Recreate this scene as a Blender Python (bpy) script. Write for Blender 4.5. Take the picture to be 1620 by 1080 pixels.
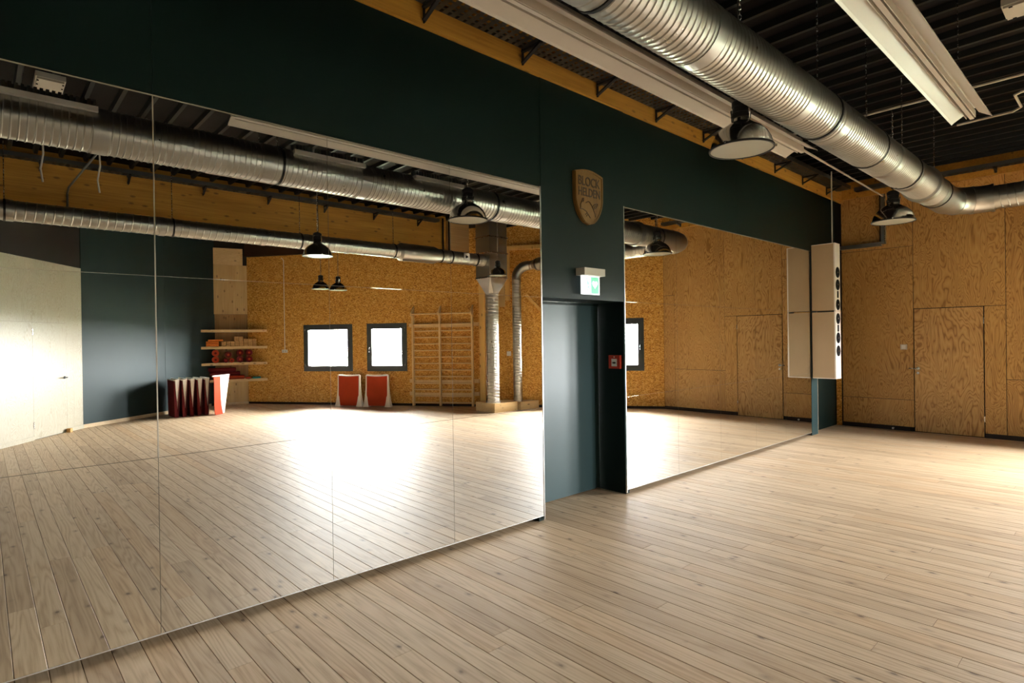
import bpy, bmesh, math, random
from mathutils import Vector, Matrix

for _o in list(bpy.data.objects):
    bpy.data.objects.remove(_o)
scene = bpy.context.scene
COL = scene.collection
random.seed(7)

# ------------------------------------------------------------------ camera
# world: mirror surface is the plane y = 0, room on -y, x runs along the mirrors, floor z = 0
CAM = Vector((0.0, -3.693, 1.658))
YAW, PITCH, ROLL = math.radians(42.556), math.radians(-0.235), math.radians(-0.8045)
fwd = Vector((math.sin(YAW) * math.cos(PITCH), math.cos(YAW) * math.cos(PITCH), math.sin(PITCH)))
rgt = Vector((math.cos(YAW), -math.sin(YAW), 0.0))
upv = rgt.cross(fwd)
r2 = rgt * math.cos(ROLL) + upv * math.sin(ROLL)
u2 = upv * math.cos(ROLL) - rgt * math.sin(ROLL)
cam_data = bpy.data.cameras.new('camera')
cam_data.sensor_width = 36.0
cam_data.lens = 915.44 / 1620.0 * 36.0
cam_data.clip_start = 0.05
cam_data.clip_end = 200
cam = bpy.data.objects.new('camera', cam_data)
COL.objects.link(cam)
cam.matrix_world = Matrix(((r2.x, u2.x, -fwd.x, CAM.x), (r2.y, u2.y, -fwd.y, CAM.y),
                           (r2.z, u2.z, -fwd.z, CAM.z), (0, 0, 0, 1)))
scene.camera = cam

# ------------------------------------------------------------------ sky, portals, exposure
SKY = 225.0
world = bpy.data.worlds.new('overcast_sky')
scene.world = world
world.use_nodes = True
wn = world.node_tree.nodes
wn['Background'].inputs[0].default_value = (1.0, 0.97, 0.99, 1)
wn['Background'].inputs[1].default_value = SKY
world.cycles.sampling_method = 'MANUAL'
world.cycles.sample_map_resolution = 64

vs = scene.view_settings
vs.view_transform = 'Standard'
vs.look = 'None'
vs.exposure = 0.12
vs.gamma = 1.0
vs.use_curve_mapping = False
cy = scene.cycles
cy.use_denoising = True
try:
    cy.denoiser = 'OPENIMAGEDENOISE'
    cy.denoising_input_passes = 'RGB_ALBEDO_NORMAL'
    cy.denoising_prefilter = 'ACCURATE'
except Exception:
    pass
cy.max_bounces = 12
cy.diffuse_bounces = 6
cy.glossy_bounces = 8
cy.transparent_max_bounces = 12
cy.transmission_bounces = 4
cy.caustics_reflective = True
cy.caustics_refractive = False
cy.blur_glossy = 0.6
cy.sample_clamp_indirect = 0.0
cy.use_adaptive_sampling = False

# plan of the room (x, y)
P0 = (11.6, 0.13)
P1 = (11.6, -3.76)
P2 = (5.36, -12.78)
P3 = (4.6, -13.0)
P4 = (1.49, -10.63)
P5 = (-2.0, -5.65)
P6 = (-3.2, -5.65)
P7 = (-3.2, 0.2)
ZC = 4.42          # underside of the roof deck
INSIDE = Vector((4.5, -4.5))
WINS = [(7.85, 9.27), (6.335, 7.445), (0.45, 1.55), (1.76, 2.85)]     # along the OSB wall from P1
WZ0, WZ1 = 0.88, 2.11
WBOT = [WZ0, WZ0, WZ0, WZ0]


class Pl:
    """vertical plane from a to b; s along it, o = distance into the room"""
    def __init__(self, a, b):
        self.a = Vector(a)
        d = Vector(b) - self.a
        self.L = d.length
        self.u = d / d.length
        n = Vector((-self.u.y, self.u.x))
        if n.dot(INSIDE - self.a) < 0:
            n = -n
        self.n = n
        self.ang = math.atan2(self.u.y, self.u.x)

    def p(self, s, o, z):
        q = self.a + self.u * s + self.n * o
        return Vector((q.x, q.y, z))


OSBW = Pl(P1, P2)
for i, (s0, s1) in enumerate(WINS):
    ld = bpy.data.lights.new('window_portal', 'AREA')
    ld.shape = 'RECTANGLE'
    ld.size = s1 - s0
    ld.size_y = WZ1 - WBOT[i]
    ld.cycles.is_portal = True
    lo = bpy.data.objects.new('window_portal', ld)
    COL.objects.link(lo)
    c = OSBW.p((s0 + s1) / 2, -0.16, (WBOT[i] + WZ1) / 2)
    nz = Vector((-OSBW.n.x, -OSBW.n.y, 0))
    lx = Vector((OSBW.u.x, OSBW.u.y, 0))
    ly = nz.cross(lx)
    lo.matrix_world = Matrix(((lx.x, ly.x, nz.x, c.x), (lx.y, ly.y, nz.y, c.y), (lx.z, ly.z, nz.z, c.z), (0, 0, 0, 1)))


# ------------------------------------------------------------------ materials
def new_mat(name):
    m = bpy.data.materials.new(name)
    m.use_nodes = True
    nt = m.node_tree
    b = nt.nodes['Principled BSDF']
    return m, nt, b


def N(nt, typ, **kw):
    n = nt.nodes.new(typ)
    for k, v in kw.items():
        setattr(n, k, v)
    return n


def L(nt, a, b):
    nt.links.new(a, b)


def ramp(nt, stops, interp='LINEAR'):
    r = N(nt, 'ShaderNodeValToRGB')
    cr = r.color_ramp
    cr.interpolation = interp
    while len(cr.elements) < len(stops):
        cr.elements.new(0.5)
    for e, (p, c) in zip(cr.elements, stops):
        e.position = p
        e.color = (c[0], c[1], c[2], 1) if len(c) == 3 else c
    return r


def mapping(nt, src, scale=(1, 1, 1), rot=(0, 0, 0)):
    mp = N(nt, 'ShaderNodeMapping')
    mp.inputs['Scale'].default_value = scale
    mp.inputs['Rotation'].default_value = rot
    L(nt, src, mp.inputs['Vector'])
    return mp.outputs[0]


def noise(nt, vec, scale, detail=3, rough=0.5, dist=0.0):
    n = N(nt, 'ShaderNodeTexNoise')
    n.inputs['Scale'].default_value = scale
    n.inputs['Detail'].default_value = detail
    n.inputs['Roughness'].default_value = rough
    n.inputs['Distortion'].default_value = dist
    L(nt, vec, n.inputs['Vector'])
    return n.outputs['Fac']


def math_(nt, op, a, b=None):
    n = N(nt, 'ShaderNodeMath', operation=op)
    for i, v in enumerate((a, b)):
        if v is None:
            continue
        if isinstance(v, (int, float)):
            n.inputs[i].default_value = v
        else:
            L(nt, v, n.inputs[i])
    return n.outputs[0]


def mix(nt, fac, a, b, blend='MIX'):
    n = N(nt, 'ShaderNodeMix', data_type='RGBA', blend_type=blend)
    for key, v in ((0, fac), (6, a), (7, b)):
        if isinstance(v, (int, float)):
            n.inputs[key].default_value = v
        elif isinstance(v, tuple):
            n.inputs[key].default_value = (v[0], v[1], v[2], 1)
        else:
            L(nt, v, n.inputs[key])
    return n.outputs[2]


def bump(nt, h, b, strength=0.2, dist=0.002):
    n = N(nt, 'ShaderNodeBump')
    n.inputs['Strength'].default_value = strength
    n.inputs['Distance'].default_value = dist
    L(nt, h, n.inputs['Height'])
    L(nt, n.outputs[0], b.inputs['Normal'])


def worldpos(nt):
    return N(nt, 'ShaderNodeNewGeometry').outputs['Position']


def objrand(nt):
    return N(nt, 'ShaderNodeObjectInfo').outputs['Random']


def paint(name, col, rough=0.5, var=0.12, spec=0.5, metallic=0.0, bump_s=0.0, bscale=60):
    m, nt, b = new_mat(name)
    pos = worldpos(nt)
    f = noise(nt, pos, 3.0, 4, 0.6)
    dark = tuple(c * (1 - var) for c in col)
    lite = tuple(min(1, c * (1 + var)) for c in col)
    L(nt, mix(nt, f, dark, lite), b.inputs['Base Color'])
    b.inputs['Roughness'].default_value = rough
    b.inputs['Specular IOR Level'].default_value = spec
    b.inputs['Metallic'].default_value = metallic
    if bump_s:
        bump(nt, noise(nt, pos, bscale, 2), b, bump_s, 0.001)
    return m


def mat_floor():
    m, nt, b = new_mat('larch_plank')
    pos = worldpos(nt)
    rnd = objrand(nt)
    sx = N(nt, 'ShaderNodeSeparateXYZ')
    L(nt, pos, sx.inputs[0])
    row = math_(nt, 'FLOOR', math_(nt, 'DIVIDE', math_(nt, 'SUBTRACT', sx.outputs[0], 0.101), 0.1325))
    wn_ = N(nt, 'ShaderNodeTexWhiteNoise', noise_dimensions='1D')
    L(nt, math_(nt, 'ADD', math_(nt, 'MULTIPLY', row, 7.31), math_(nt, 'MULTIPLY', rnd, 53.0)), wn_.inputs['W'])
    rv = wn_.outputs['Value']
    off = N(nt, 'ShaderNodeCombineXYZ')
    L(nt, math_(nt, 'MULTIPLY', rv, 37.0), off.inputs[0])
    L(nt, math_(nt, 'MULTIPLY', rv, 91.0), off.inputs[1])
    add = N(nt, 'ShaderNodeVectorMath', operation='ADD')
    L(nt, pos, add.inputs[0])
    L(nt, off.outputs[0], add.inputs[1])
    v = add.outputs[0]
    # growth rings stretched along the plank
    warp = noise(nt, mapping(nt, v, (5.0, 0.28, 1)), 1.6, 2, 0.4)
    grain = noise(nt, mapping(nt, v, (60, 1.3, 1)), 1.0, 4, 0.6, 0.6)
    ring = math_(nt, 'PINGPONG', math_(nt, 'MULTIPLY', warp, 13.0), 0.5)
    fine = noise(nt, mapping(nt, v, (260, 6, 1)), 1.0, 2, 0.6)
    g = math_(nt, 'ADD', math_(nt, 'MULTIPLY', grain, 0.55), math_(nt, 'MULTIPLY', ring, 0.55))
    g = math_(nt, 'ADD', math_(nt, 'MULTIPLY', fine, 0.22), math_(nt, 'MULTIPLY', g, 0.8))
    base = ramp(nt, [(0.15, (0.33, 0.210, 0.110)), (0.45, (0.580, 0.425, 0.262)), (0.8, (0.70, 0.545, 0.368))])
    L(nt, g, base.inputs[0])
    # per-plank tone
    tone = ramp(nt, [(0.0, (0.82, 0.78, 0.74)), (0.3, (0.95, 0.94, 0.93)), (0.7, (1.04, 1.04, 1.04)), (1.0, (0.95, 0.88, 0.80))])
    L(nt, rv, tone.inputs[0])
    c = mix(nt, 1.0, base.outputs[0], tone.outputs[0], 'MULTIPLY')
    # knots
    vo = N(nt, 'ShaderNodeTexVoronoi', feature='F1')
    vo.inputs['Scale'].default_value = 1.0
    vo.inputs['Randomness'].default_value = 1.0
    wob = noise(nt, mapping(nt, v, (30, 18, 1)), 1.0, 2)
    kv = N(nt, 'ShaderNodeVectorMath', operation='ADD')
    L(nt, mapping(nt, v, (8.0, 4.2, 0.0)), kv.inputs[0])
    wv = N(nt, 'ShaderNodeCombineXYZ')
    L(nt, math_(nt, 'MULTIPLY', wob, 0.12), wv.inputs[0])
    L(nt, math_(nt, 'MULTIPLY', wob, 0.12), wv.inputs[1])
    L(nt, wv.outputs[0], kv.inputs[1])
    L(nt, kv.outputs[0], vo.inputs['Vector'])
    kn = ramp(nt, [(0.0, (1, 1, 1)), (0.06, (0.9, 0.9, 0.9)), (0.10, (0.35, 0.35, 0.35)), (0.22, (0, 0, 0))])
    L(nt, vo.outputs['Distance'], kn.inputs[0])
    pres = math_(nt, 'GREATER_THAN', noise(nt, mapping(nt, v, (2.1, 1.3, 1)), 1.7, 1), 0.43)
    c = mix(nt, math_(nt, 'MULTIPLY', math_(nt, 'MULTIPLY', kn.outputs[0], pres), 0.85), c, (0.085, 0.045, 0.025))
    L(nt, c, b.inputs['Base Color'])
    rr = ramp(nt, [(0.0, (0.52, 0.52, 0.52)), (1.0, (0.61, 0.61, 0.61))])
    L(nt, grain, rr.inputs[0])
    L(nt, rr.outputs[0], b.inputs['Roughness'])
    b.inputs['Specular IOR Level'].default_value = 0.55
    bump(nt, g, b, 0.12, 0.001)
    return m


def mat_ply(name, c_dark, c_mid, c_lite, sc=1.0):
    """rotary-cut plywood: contour-like figure along z"""
    m, nt, b = new_mat(name)
    pos = worldpos(nt)
    rnd = objrand(nt)
    off = N(nt, 'ShaderNodeCombineXYZ')
    for k, f in ((0, 13.7), (1, 29.1), (2, 41.3)):
        L(nt, math_(nt, 'MULTIPLY', rnd, f), off.inputs[k])
    add = N(nt, 'ShaderNodeVectorMath', operation='ADD')
    L(nt, pos, add.inputs[0])
    L(nt, off.outputs[0], add.inputs[1])
    v = add.outputs[0]
    w = noise(nt, mapping(nt, v, (3.6 * sc, 3.6 * sc, 1.0 * sc)), 1.0, 3, 0.5, 0.7)
    band = math_(nt, 'PINGPONG', math_(nt, 'MULTIPLY', w, 26.0), 0.5)
    fine = noise(nt, mapping(nt, v, (70, 70, 5)), 1.0, 3, 0.6)
    blotch = noise(nt, mapping(nt, v, (1.3, 1.3, 0.6)), 1.0, 2)
    g = math_(nt, 'ADD', math_(nt, 'MULTIPLY', band, 1.6), math_(nt, 'MULTIPLY', math_(nt, 'SUBTRACT', fine, 0.5), 0.5))
    g = math_(nt, 'ADD', g, math_(nt, 'MULTIPLY', math_(nt, 'SUBTRACT', blotch, 0.5), 0.5))
    r = ramp(nt, [(0.02, c_dark), (0.26, c_mid), (0.80, c_lite)])
    L(nt, g, r.inputs[0])
    c = mix(nt, math_(nt, 'MULTIPLY', rnd, 0.16), r.outputs[0], c_dark)
    L(nt, c, b.inputs['Base Color'])
    b.inputs['Roughness'].default_value = 0.42
    b.inputs['Specular IOR Level'].default_value = 0.4
    return m


def mat_osb():
    m, nt, b = new_mat('osb_board')
    pos = worldpos(nt)
    cols = []
    for k, rot in enumerate(((0, 0, 0), (0.6, 0.35, 0.2), (-0.5, -0.6, 0.5))):
        v = mapping(nt, pos, (38, 38, 90) if k != 1 else (36, 36, 50), rot)
        wob = noise(nt, mapping(nt, pos, (9, 9, 9)), 1.0, 2)
        vo = N(nt, 'ShaderNodeTexVoronoi', feature='F1')
        vo.inputs['Scale'].default_value = 1.0
        ad = N(nt, 'ShaderNodeVectorMath', operation='ADD')
        L(nt, v, ad.inputs[0])
        wv = N(nt, 'ShaderNodeCombineXYZ')
        L(nt, math_(nt, 'MULTIPLY', wob, 5.0), wv.inputs[k])
        L(nt, wv.outputs[0], ad.inputs[1])
        L(nt, ad.outputs[0], vo.inputs['Vector'])
        sp = N(nt, 'ShaderNodeSeparateXYZ')
        L(nt, vo.outputs['Color'], sp.inputs[0])
        cols.append(sp.outputs[0])
    f = math_(nt, 'ADD', math_(nt, 'MULTIPLY', cols[0], 0.45), math_(nt, 'MULTIPLY', cols[1], 0.35))
    f = math_(nt, 'ADD', f, math_(nt, 'MULTIPLY', cols[2], 0.2))
    r = ramp(nt, [(0.12, (0.26, 0.090, 0.010)), (0.36, (0.56, 0.255, 0.036)), (0.60, (0.76, 0.400, 0.075)), (0.9, (0.92, 0.62, 0.22))])
    L(nt, f, r.inputs[0])
    L(nt, r.outputs[0], b.inputs['Base Color'])
    b.inputs['Roughness'].default_value = 0.55
    b.inputs['Specular IOR Level'].default_value = 0.3
    bump(nt, f, b, 0.25, 0.002)
    return m


def mat_wood(name, c_dark, c_lite, axis=0, knots=True, rough=0.5, knotcol=(0.10, 0.045, 0.015)):
    """sawn pine / glulam: grain along an axis"""
    m, nt, b = new_mat(name)
    pos = worldpos(nt)
    rnd = objrand(nt)
    off = N(nt, 'ShaderNodeCombineXYZ')
    for k, f in ((0, 11.0), (1, 23.0), (2, 5.3)):
        L(nt, math_(nt, 'MULTIPLY', rnd, f), off.inputs[k])
    add = N(nt, 'ShaderNodeVectorMath', operation='ADD')
    L(nt, pos, add.inputs[0])
    L(nt, off.outputs[0], add.inputs[1])
    v = add.outputs[0]
    s = [45, 45, 45]
    s[axis] = 1.6
    s2 = [6, 6, 6]
    s2[axis] = 0.5
    g = math_(nt, 'ADD', math_(nt, 'MULTIPLY', noise(nt, mapping(nt, v, tuple(s)), 1.0, 4, 0.6), 0.6),
              math_(nt, 'MULTIPLY', noise(nt, mapping(nt, v, tuple(s2)), 1.0, 3), 0.5))
    r = ramp(nt, [(0.3, c_dark), (0.75, c_lite)])
    L(nt, g, r.inputs[0])
    c = r.outputs[0]
    if knots:
        vo = N(nt, 'ShaderNodeTexVoronoi', feature='F1')
        vo.inputs['Scale'].default_value = 1.0
        ks = [9, 9, 9]
        ks[axis] = 4.0
        L(nt, mapping(nt, v, tuple(ks)), vo.inputs['Vector'])
        kn = ramp(nt, [(0.0, (1, 1, 1)), (0.12, (0.7, 0.7, 0.7)), (0.2, (0, 0, 0))])
        L(nt, vo.outputs['Distance'], kn.inputs[0])
        c = mix(nt, math_(nt, 'MULTIPLY', kn.outputs[0], 0.8), c, knotcol)
    L(nt, c, b.inputs['Base Color'])
    b.inputs['Roughness'].default_value = rough
    b.inputs['Specular IOR Level'].default_value = 0.35
    return m


def mat_metal(name, col=(0.66, 0.66, 0.65), rough=0.28, var=0.25, scale=18):
    m, nt, b = new_mat(name)
    pos = worldpos(nt)
    f = noise(nt, pos, scale, 3, 0.6)
    L(nt, mix(nt, f, tuple(c * (1 - var) for c in col), col), b.inputs['Base Color'])
    b.inputs['Metallic'].default_value = 1.0
    rr = ramp(nt, [(0.3, (rough * 0.8,) * 3), (0.7, (rough * 1.25,) * 3)])
    L(nt, f, rr.inputs[0])
    L(nt, rr.outputs[0], b.inputs['Roughness'])
    return m


def mat_mirror():
    m, nt, b = new_mat('mirror_glass')
    pos = worldpos(nt)
    # faint dust only
    f = noise(nt, pos, 9.0, 4, 0.7)
    r = ramp(nt, [(0.0, (0.86, 0.875, 0.86)), (1.0, (0.89, 0.90, 0.885))])
    L(nt, f, r.inputs[0])
    L(nt, r.outputs[0], b.inputs['Base Color'])
    b.inputs['Metallic'].default_value = 1.0
    b.inputs['Roughness'].default_value = 0.0
    return m


def mat_glass():
    m, nt, b = new_mat('window_glass')
    out = nt.nodes['Material Output']
    tr = N(nt, 'ShaderNodeBsdfTransparent')
    tr.inputs[0].default_value = (0.96, 0.98, 0.97, 1)
    gl = N(nt, 'ShaderNodeBsdfGlossy')
    gl.inputs['Roughness'].default_value = 0.02
    lw = N(nt, 'ShaderNodeLayerWeight')
    lw.inputs[0].default_value = 0.12
    mx = N(nt, 'ShaderNodeMixShader')
    L(nt, lw.outputs['Fresnel'], mx.inputs[0])
    L(nt, tr.outputs[0], mx.inputs[1])
    L(nt, gl.outputs[0], mx.inputs[2])
    L(nt, mx.outputs[0], out.inputs[0])
    return m


def mat_emit(name, col, strength):
    m, nt, b = new_mat(name)
    b.inputs['Base Color'].default_value = (*col, 1)
    b.inputs['Emission Color'].default_value = (*col, 1)
    b.inputs['Emission Strength'].default_value = strength
    return m


M = dict(
    floor=mat_floor(),
    sub=paint('subfloor_dark', (0.035, 0.025, 0.018), 0.9),
    ply=mat_ply('birch_plywood', (0.32, 0.155, 0.040), (0.52, 0.285, 0.078), (0.60, 0.355, 0.118)),
    plydoor=mat_ply('door_plywood', (0.33, 0.165, 0.048), (0.53, 0.300, 0.098), (0.62, 0.380, 0.145), 0.8),
    plywhite=mat_ply('pale_plywood', (0.37, 0.33, 0.235), (0.43, 0.39, 0.295), (0.465, 0.425, 0.33), 1.4),  # paler and greyer than the birch plywood
    osb=mat_osb(),
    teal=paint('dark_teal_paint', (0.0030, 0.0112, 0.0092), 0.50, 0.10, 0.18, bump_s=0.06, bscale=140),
    tealback=paint('satin_blue_teal_lit_paint', (0.0125, 0.030, 0.031), 0.55, 0.10, 0.30),  # greyer satin teal, also lightened for the light on the back wall
    teallit=paint('lit_teal_paint', (0.020, 0.046, 0.048), 0.42, 0.08, 0.4),  # lighter copy of the wall teal, light on the door put into the colour
    ceil=paint('dark_ceiling_paint', (0.0040, 0.0022, 0.0025), 0.6, 0.1, 0.12),
    rib=paint('dark_deck_sheet', (0.0055, 0.0065, 0.0055), 0.34, 0.1, 0.25),
    dark=paint('black_brown_paint', (0.018, 0.010, 0.009), 0.6, 0.1, 0.4),
    annex=paint('dark_timber_lining', (0.05, 0.022, 0.010), 0.6, 0.2, 0.3),
    glulam=mat_wood('glulam_spruce', (0.33, 0.145, 0.018), (0.62, 0.320, 0.050), 0),
    pinez=mat_wood('pine_panel_upright', (0.48, 0.300, 0.110), (0.70, 0.490, 0.225), 2),
    pinex=mat_wood('pine_board', (0.62, 0.41, 0.18), (0.80, 0.59, 0.31), 0),
    post=mat_wood('spruce_post', (0.66, 0.38, 0.100), (0.84, 0.54, 0.18), 2, True),
    pineshade=mat_wood('shaded_pine_panel', (0.24, 0.125, 0.035), (0.42, 0.245, 0.085), 2),  # pine darkened to carry the shade between the shelves
    bars=mat_wood('beech_bars', (0.70, 0.47, 0.20), (0.86, 0.64, 0.33), 2, False, 0.35),
    base=mat_wood('pale_skirting', (0.58, 0.42, 0.24), (0.74, 0.58, 0.38), 0, False),
    galv=mat_metal('galvanised_spiral', (0.50, 0.49, 0.45), 0.34, 0.08, 7),
    galv2=mat_metal('galvanised_sheet', (0.47, 0.46, 0.43), 0.36, 0.1, 7),
    alu=mat_metal('polished_aluminium', (0.60, 0.60, 0.58), 0.14, 0.15, 60),
    chrome=mat_metal('satin_steel', (0.62, 0.61, 0.59), 0.25, 0.1, 50),
    tray=mat_metal('dull_zinc_tray', (0.22, 0.22, 0.21), 0.42, 0.3, 30),
    darkmetal=paint('black_rubber_ring', (0.012, 0.012, 0.012), 0.5, 0.1, 0.4),
    mirror=mat_mirror(),
    backing=paint('pale_mirror_edge', (0.30, 0.26, 0.20), 0.6, 0.06, 0.2),
    aluedge=mat_metal('aluminium_channel', (0.80, 0.79, 0.76), 0.35, 0.08, 40),
    white=paint('white_enamel', (0.54, 0.48, 0.40), 0.35, 0.04),
    opal=paint('frosted_lamp_glass', (0.40, 0.385, 0.32), 0.25, 0.05),
    frame=paint('anthracite_frame', (0.050, 0.062, 0.066), 0.4, 0.08),
    glass=mat_glass(),
    speaker=paint('beige_speaker_cloth', (0.46, 0.335, 0.205), 0.8, 0.05, 0.2, bump_s=0.3, bscale=400),
    speakerw=paint('cream_speaker_front', (0.76, 0.70, 0.62), 0.5, 0.04),
    cone=paint('black_speaker_cone', (0.006, 0.006, 0.006), 0.8, 0.05, 0.1),
    plastic=paint('white_plastic', (0.80, 0.80, 0.78), 0.35, 0.03),
    greyplastic=paint('grey_plastic', (0.55, 0.52, 0.46), 0.4, 0.06),
    red=paint('red_alarm_plastic', (0.55, 0.045, 0.018), 0.35, 0.05),
    redcloth=paint('red_canvas', (0.43, 0.050, 0.016), 0.85, 0.15, 0.2, bump_s=0.2, bscale=200),
    maroon=paint('maroon_shaded_cloth', (0.12, 0.010, 0.010), 0.85, 0.2, 0.2),  # deep red, darkened further for the shade on the folded boards
    offwhite=paint('off_white_board', (0.80, 0.74, 0.64), 0.55, 0.05),
    orange=paint('orange_foam', (0.85, 0.22, 0.020), 0.7, 0.1),
    cork=mat_wood('cork_block', (0.46, 0.25, 0.085), (0.66, 0.40, 0.16), 0, False, 0.8),
    tealstrap=paint('teal_strap', (0.03, 0.30, 0.28), 0.7),
    plaque=mat_wood('carved_plaque', (0.115, 0.055, 0.010), (0.21, 0.108, 0.022), 2, False, 0.5),
    plaqueln=paint('plaque_engraving', (0.035, 0.015, 0.004), 0.6),
    signlit=mat_emit('sign_lit_white', (0.93, 0.97, 0.97), 0.95),
    signgreen=mat_emit('sign_lit_green', (0.16, 0.56, 0.36), 0.8),
    grass=paint('outdoor_ground', (0.11, 0.13, 0.08), 0.9, 0.2),
    gap=paint('dark_joint', (0.010, 0.007, 0.005), 0.9),
)


# ------------------------------------------------------------------ mesh helpers
def wloc(o):
    v = Vector((0, 0, 0))
    while o is not None:
        v += o.location
        o = o.parent
    return v


class MB:
    def __init__(self):
        self.v = []
        self.f = []

    def quadbox(self, c8):
        b = len(self.v)
        self.v += [Vector(c) for c in c8]
        self.f += [tuple(b + i for i in q) for q in ((0, 3, 2, 1), (4, 5, 6, 7), (0, 1, 5, 4), (1, 2, 6, 5), (2, 3, 7, 6), (3, 0, 4, 7))]
        return self

    def box(self, x0, x1, y0, y1, z0, z1):
        return self.quadbox([(x0, y0, z0), (x1, y0, z0), (x1, y1, z0), (x0, y1, z0),
                             (x0, y0, z1), (x1, y0, z1), (x1, y1, z1), (x0, y1, z1)])

    def pbox(self, pl, s0, s1, o0, o1, z0, z1):
        c = [pl.p(s, o, z) for z in (z0, z1) for s, o in ((s0, o0), (s1, o0), (s1, o1), (s0, o1))]
        return self.quadbox(c)

    def bar(self, a, b, w, h, up=(0, 0, 1)):
        """box beam from a to b, w wide, h along up"""
        a, b = Vector(a), Vector(b)
        d = (b - a).normalized()
        up = Vector(up)
        side = d.cross(up).normalized() * (w / 2)
        upp = side.cross(d).normalized() * (h / 2)
        return self.quadbox([a - side - upp, b - side - upp, b + side - upp, a + side - upp,
                             a - side + upp, b - side + upp, b + side + upp, a + side + upp])

    def prism(self, poly, z0, z1):
        n = len(poly)
        b = len(self.v)
        self.v += [Vector((p[0], p[1], z0)) for p in poly] + [Vector((p[0], p[1], z1)) for p in poly]
        self.f.append(tuple(b + i for i in reversed(range(n))))
        self.f.append(tuple(b + n + i for i in range(n)))
        for i in range(n):
            j = (i + 1) % n
            self.f.append((b + i, b + j, b + n + j, b + n + i))
        return self

    def extrude(self, pts, vec):
        """planar polygon extruded along vec"""
        n = len(pts)
        b = len(self.v)
        vec = Vector(vec)
        self.v += [Vector(p) for p in pts] + [Vector(p) + vec for p in pts]
        self.f.append(tuple(b + i for i in reversed(range(n))))
        self.f.append(tuple(b + n + i for i in range(n)))
        for i in range(n):
            j = (i + 1) % n
            self.f.append((b + i, b + j, b + n + j, b + n + i))
        return self

    def tube(self, pts, r, n=10, caps=True, closed=False):
        pts = [Vector(p) for p in pts]
        m = len(pts)
        rs = r if isinstance(r, (list, tuple)) else [r] * m
        b = len(self.v)
        t0 = (pts[1] - pts[0]).normalized()
        ref = Vector((0, 0, 1)) if abs(t0.z) < 0.9 else Vector((1, 0, 0))
        nrm = (ref - t0 * ref.dot(t0)).normalized()
        for i in range(m):
            if closed:
                t = (pts[(i + 1) % m] - pts[i - 1]).normalized()
            elif i == 0:
                t = t0
            elif i == m - 1:
                t = (pts[-1] - pts[-2]).normalized()
            else:
                t = ((pts[i + 1] - pts[i]).normalized() + (pts[i] - pts[i - 1]).normalized()).normalized()
            nrm = (nrm - t * nrm.dot(t)).normalized()
            bi = t.cross(nrm)
            for j in range(n):
                a = 2 * math.pi * j / n
                self.v.append(pts[i] + (nrm * math.cos(a) + bi * math.sin(a)) * rs[i])
        for i in range(m if closed else m - 1):
            i2 = (i + 1) % m
            for j in range(n):
                k = (j + 1) % n
                self.f.append((b + i * n + j, b + i * n + k, b + i2 * n + k, b + i2 * n + j))
        if caps and not closed:
            self.f.append(tuple(b + j for j in reversed(range(n))))
            self.f.append(tuple(b + (m - 1) * n + j for j in range(n)))
        return self

    def lathe(self, prof, c=(0, 0, 0), n=24, close=False):
        c = Vector(c)
        b = len(self.v)
        for (r, z) in prof:
            for j in range(n):
                a = 2 * math.pi * j / n
                self.v.append(c + Vector((r * math.cos(a), r * math.sin(a), z)))
        m = len(prof)
        for i in range(m if close else m - 1):
            i2 = (i + 1) % m
            for j in range(n):
                k = (j + 1) % n
                self.f.append((b + i * n + j, b + i * n + k, b + i2 * n + k, b + i2 * n + j))
        if not close:
            self.f.append(tuple(b + j for j in reversed(range(n))))
            self.f.append(tuple(b + (m - 1) * n + j for j in range(n)))
        return self

    def ring(self, c, axis, r, t, w, n=28):
        """flat band around a duct: radius r, thickness t, width w along axis"""
        c = Vector(c)
        axis = Vector(axis).normalized()
        ref = Vector((0, 0, 1)) if abs(axis.z) < 0.9 else Vector((1, 0, 0))
        e1 = (ref - axis * ref.dot(axis)).normalized()
        e2 = axis.cross(e1)
        prof = [(r, -w / 2), (r + t, -w / 2), (r + t, w / 2), (r, w / 2)]
        b = len(self.v)
        for (rr, z) in prof:
            for j in range(n):
                a = 2 * math.pi * j / n
                self.v.append(c + axis * z + (e1 * math.cos(a) + e2 * math.sin(a)) * rr)
        for i in range(4):
            i2 = (i + 1) % 4
            for j in range(n):
                k = (j + 1) % n
                self.f.append((b + i * n + j, b + i * n + k, b + i2 * n + k, b + i2 * n + j))
        return self

    def spiral(self, a, b_, r, pitch=0.06, n=28, rib=0.004, seam=0.22):
        """spiral duct: ribs follow a helix"""
        a, b_ = Vector(a), Vector(b_)
        ax = b_ - a
        Lg = ax.length
        ax.normalize()
        ref = Vector((0, 0, 1)) if abs(ax.z) < 0.9 else Vector((1, 0, 0))
        e1 = (ref - ax * ref.dot(ax)).normalized()
        e2 = ax.cross(e1)
        prof = [(0.0, 0.0), (1 - seam, 0.0), (1 - seam * 0.62, rib), (1 - seam * 0.38, rib)]
        turns = int(Lg / pitch) + 1
        b = len(self.v)
        rows = []
        for k in range(-1, turns):
            for (q, dr) in prof:
                rows.append(((k + q) * pitch, r + dr))
        for (z, rr) in rows:
            for j in range(n + 1):
                an = 2 * math.pi * j / n
                zz = min(max(z + pitch * j / n, 0.0), Lg)
                self.v.append(a + ax * zz + (e1 * math.cos(an) + e2 * math.sin(an)) * rr)
        for i in range(len(rows) - 1):
            for j in range(n):
                p = b + i * (n + 1) + j
                self.f.append((p, p + 1, p + n + 2, p + n + 1))
        return self

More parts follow.
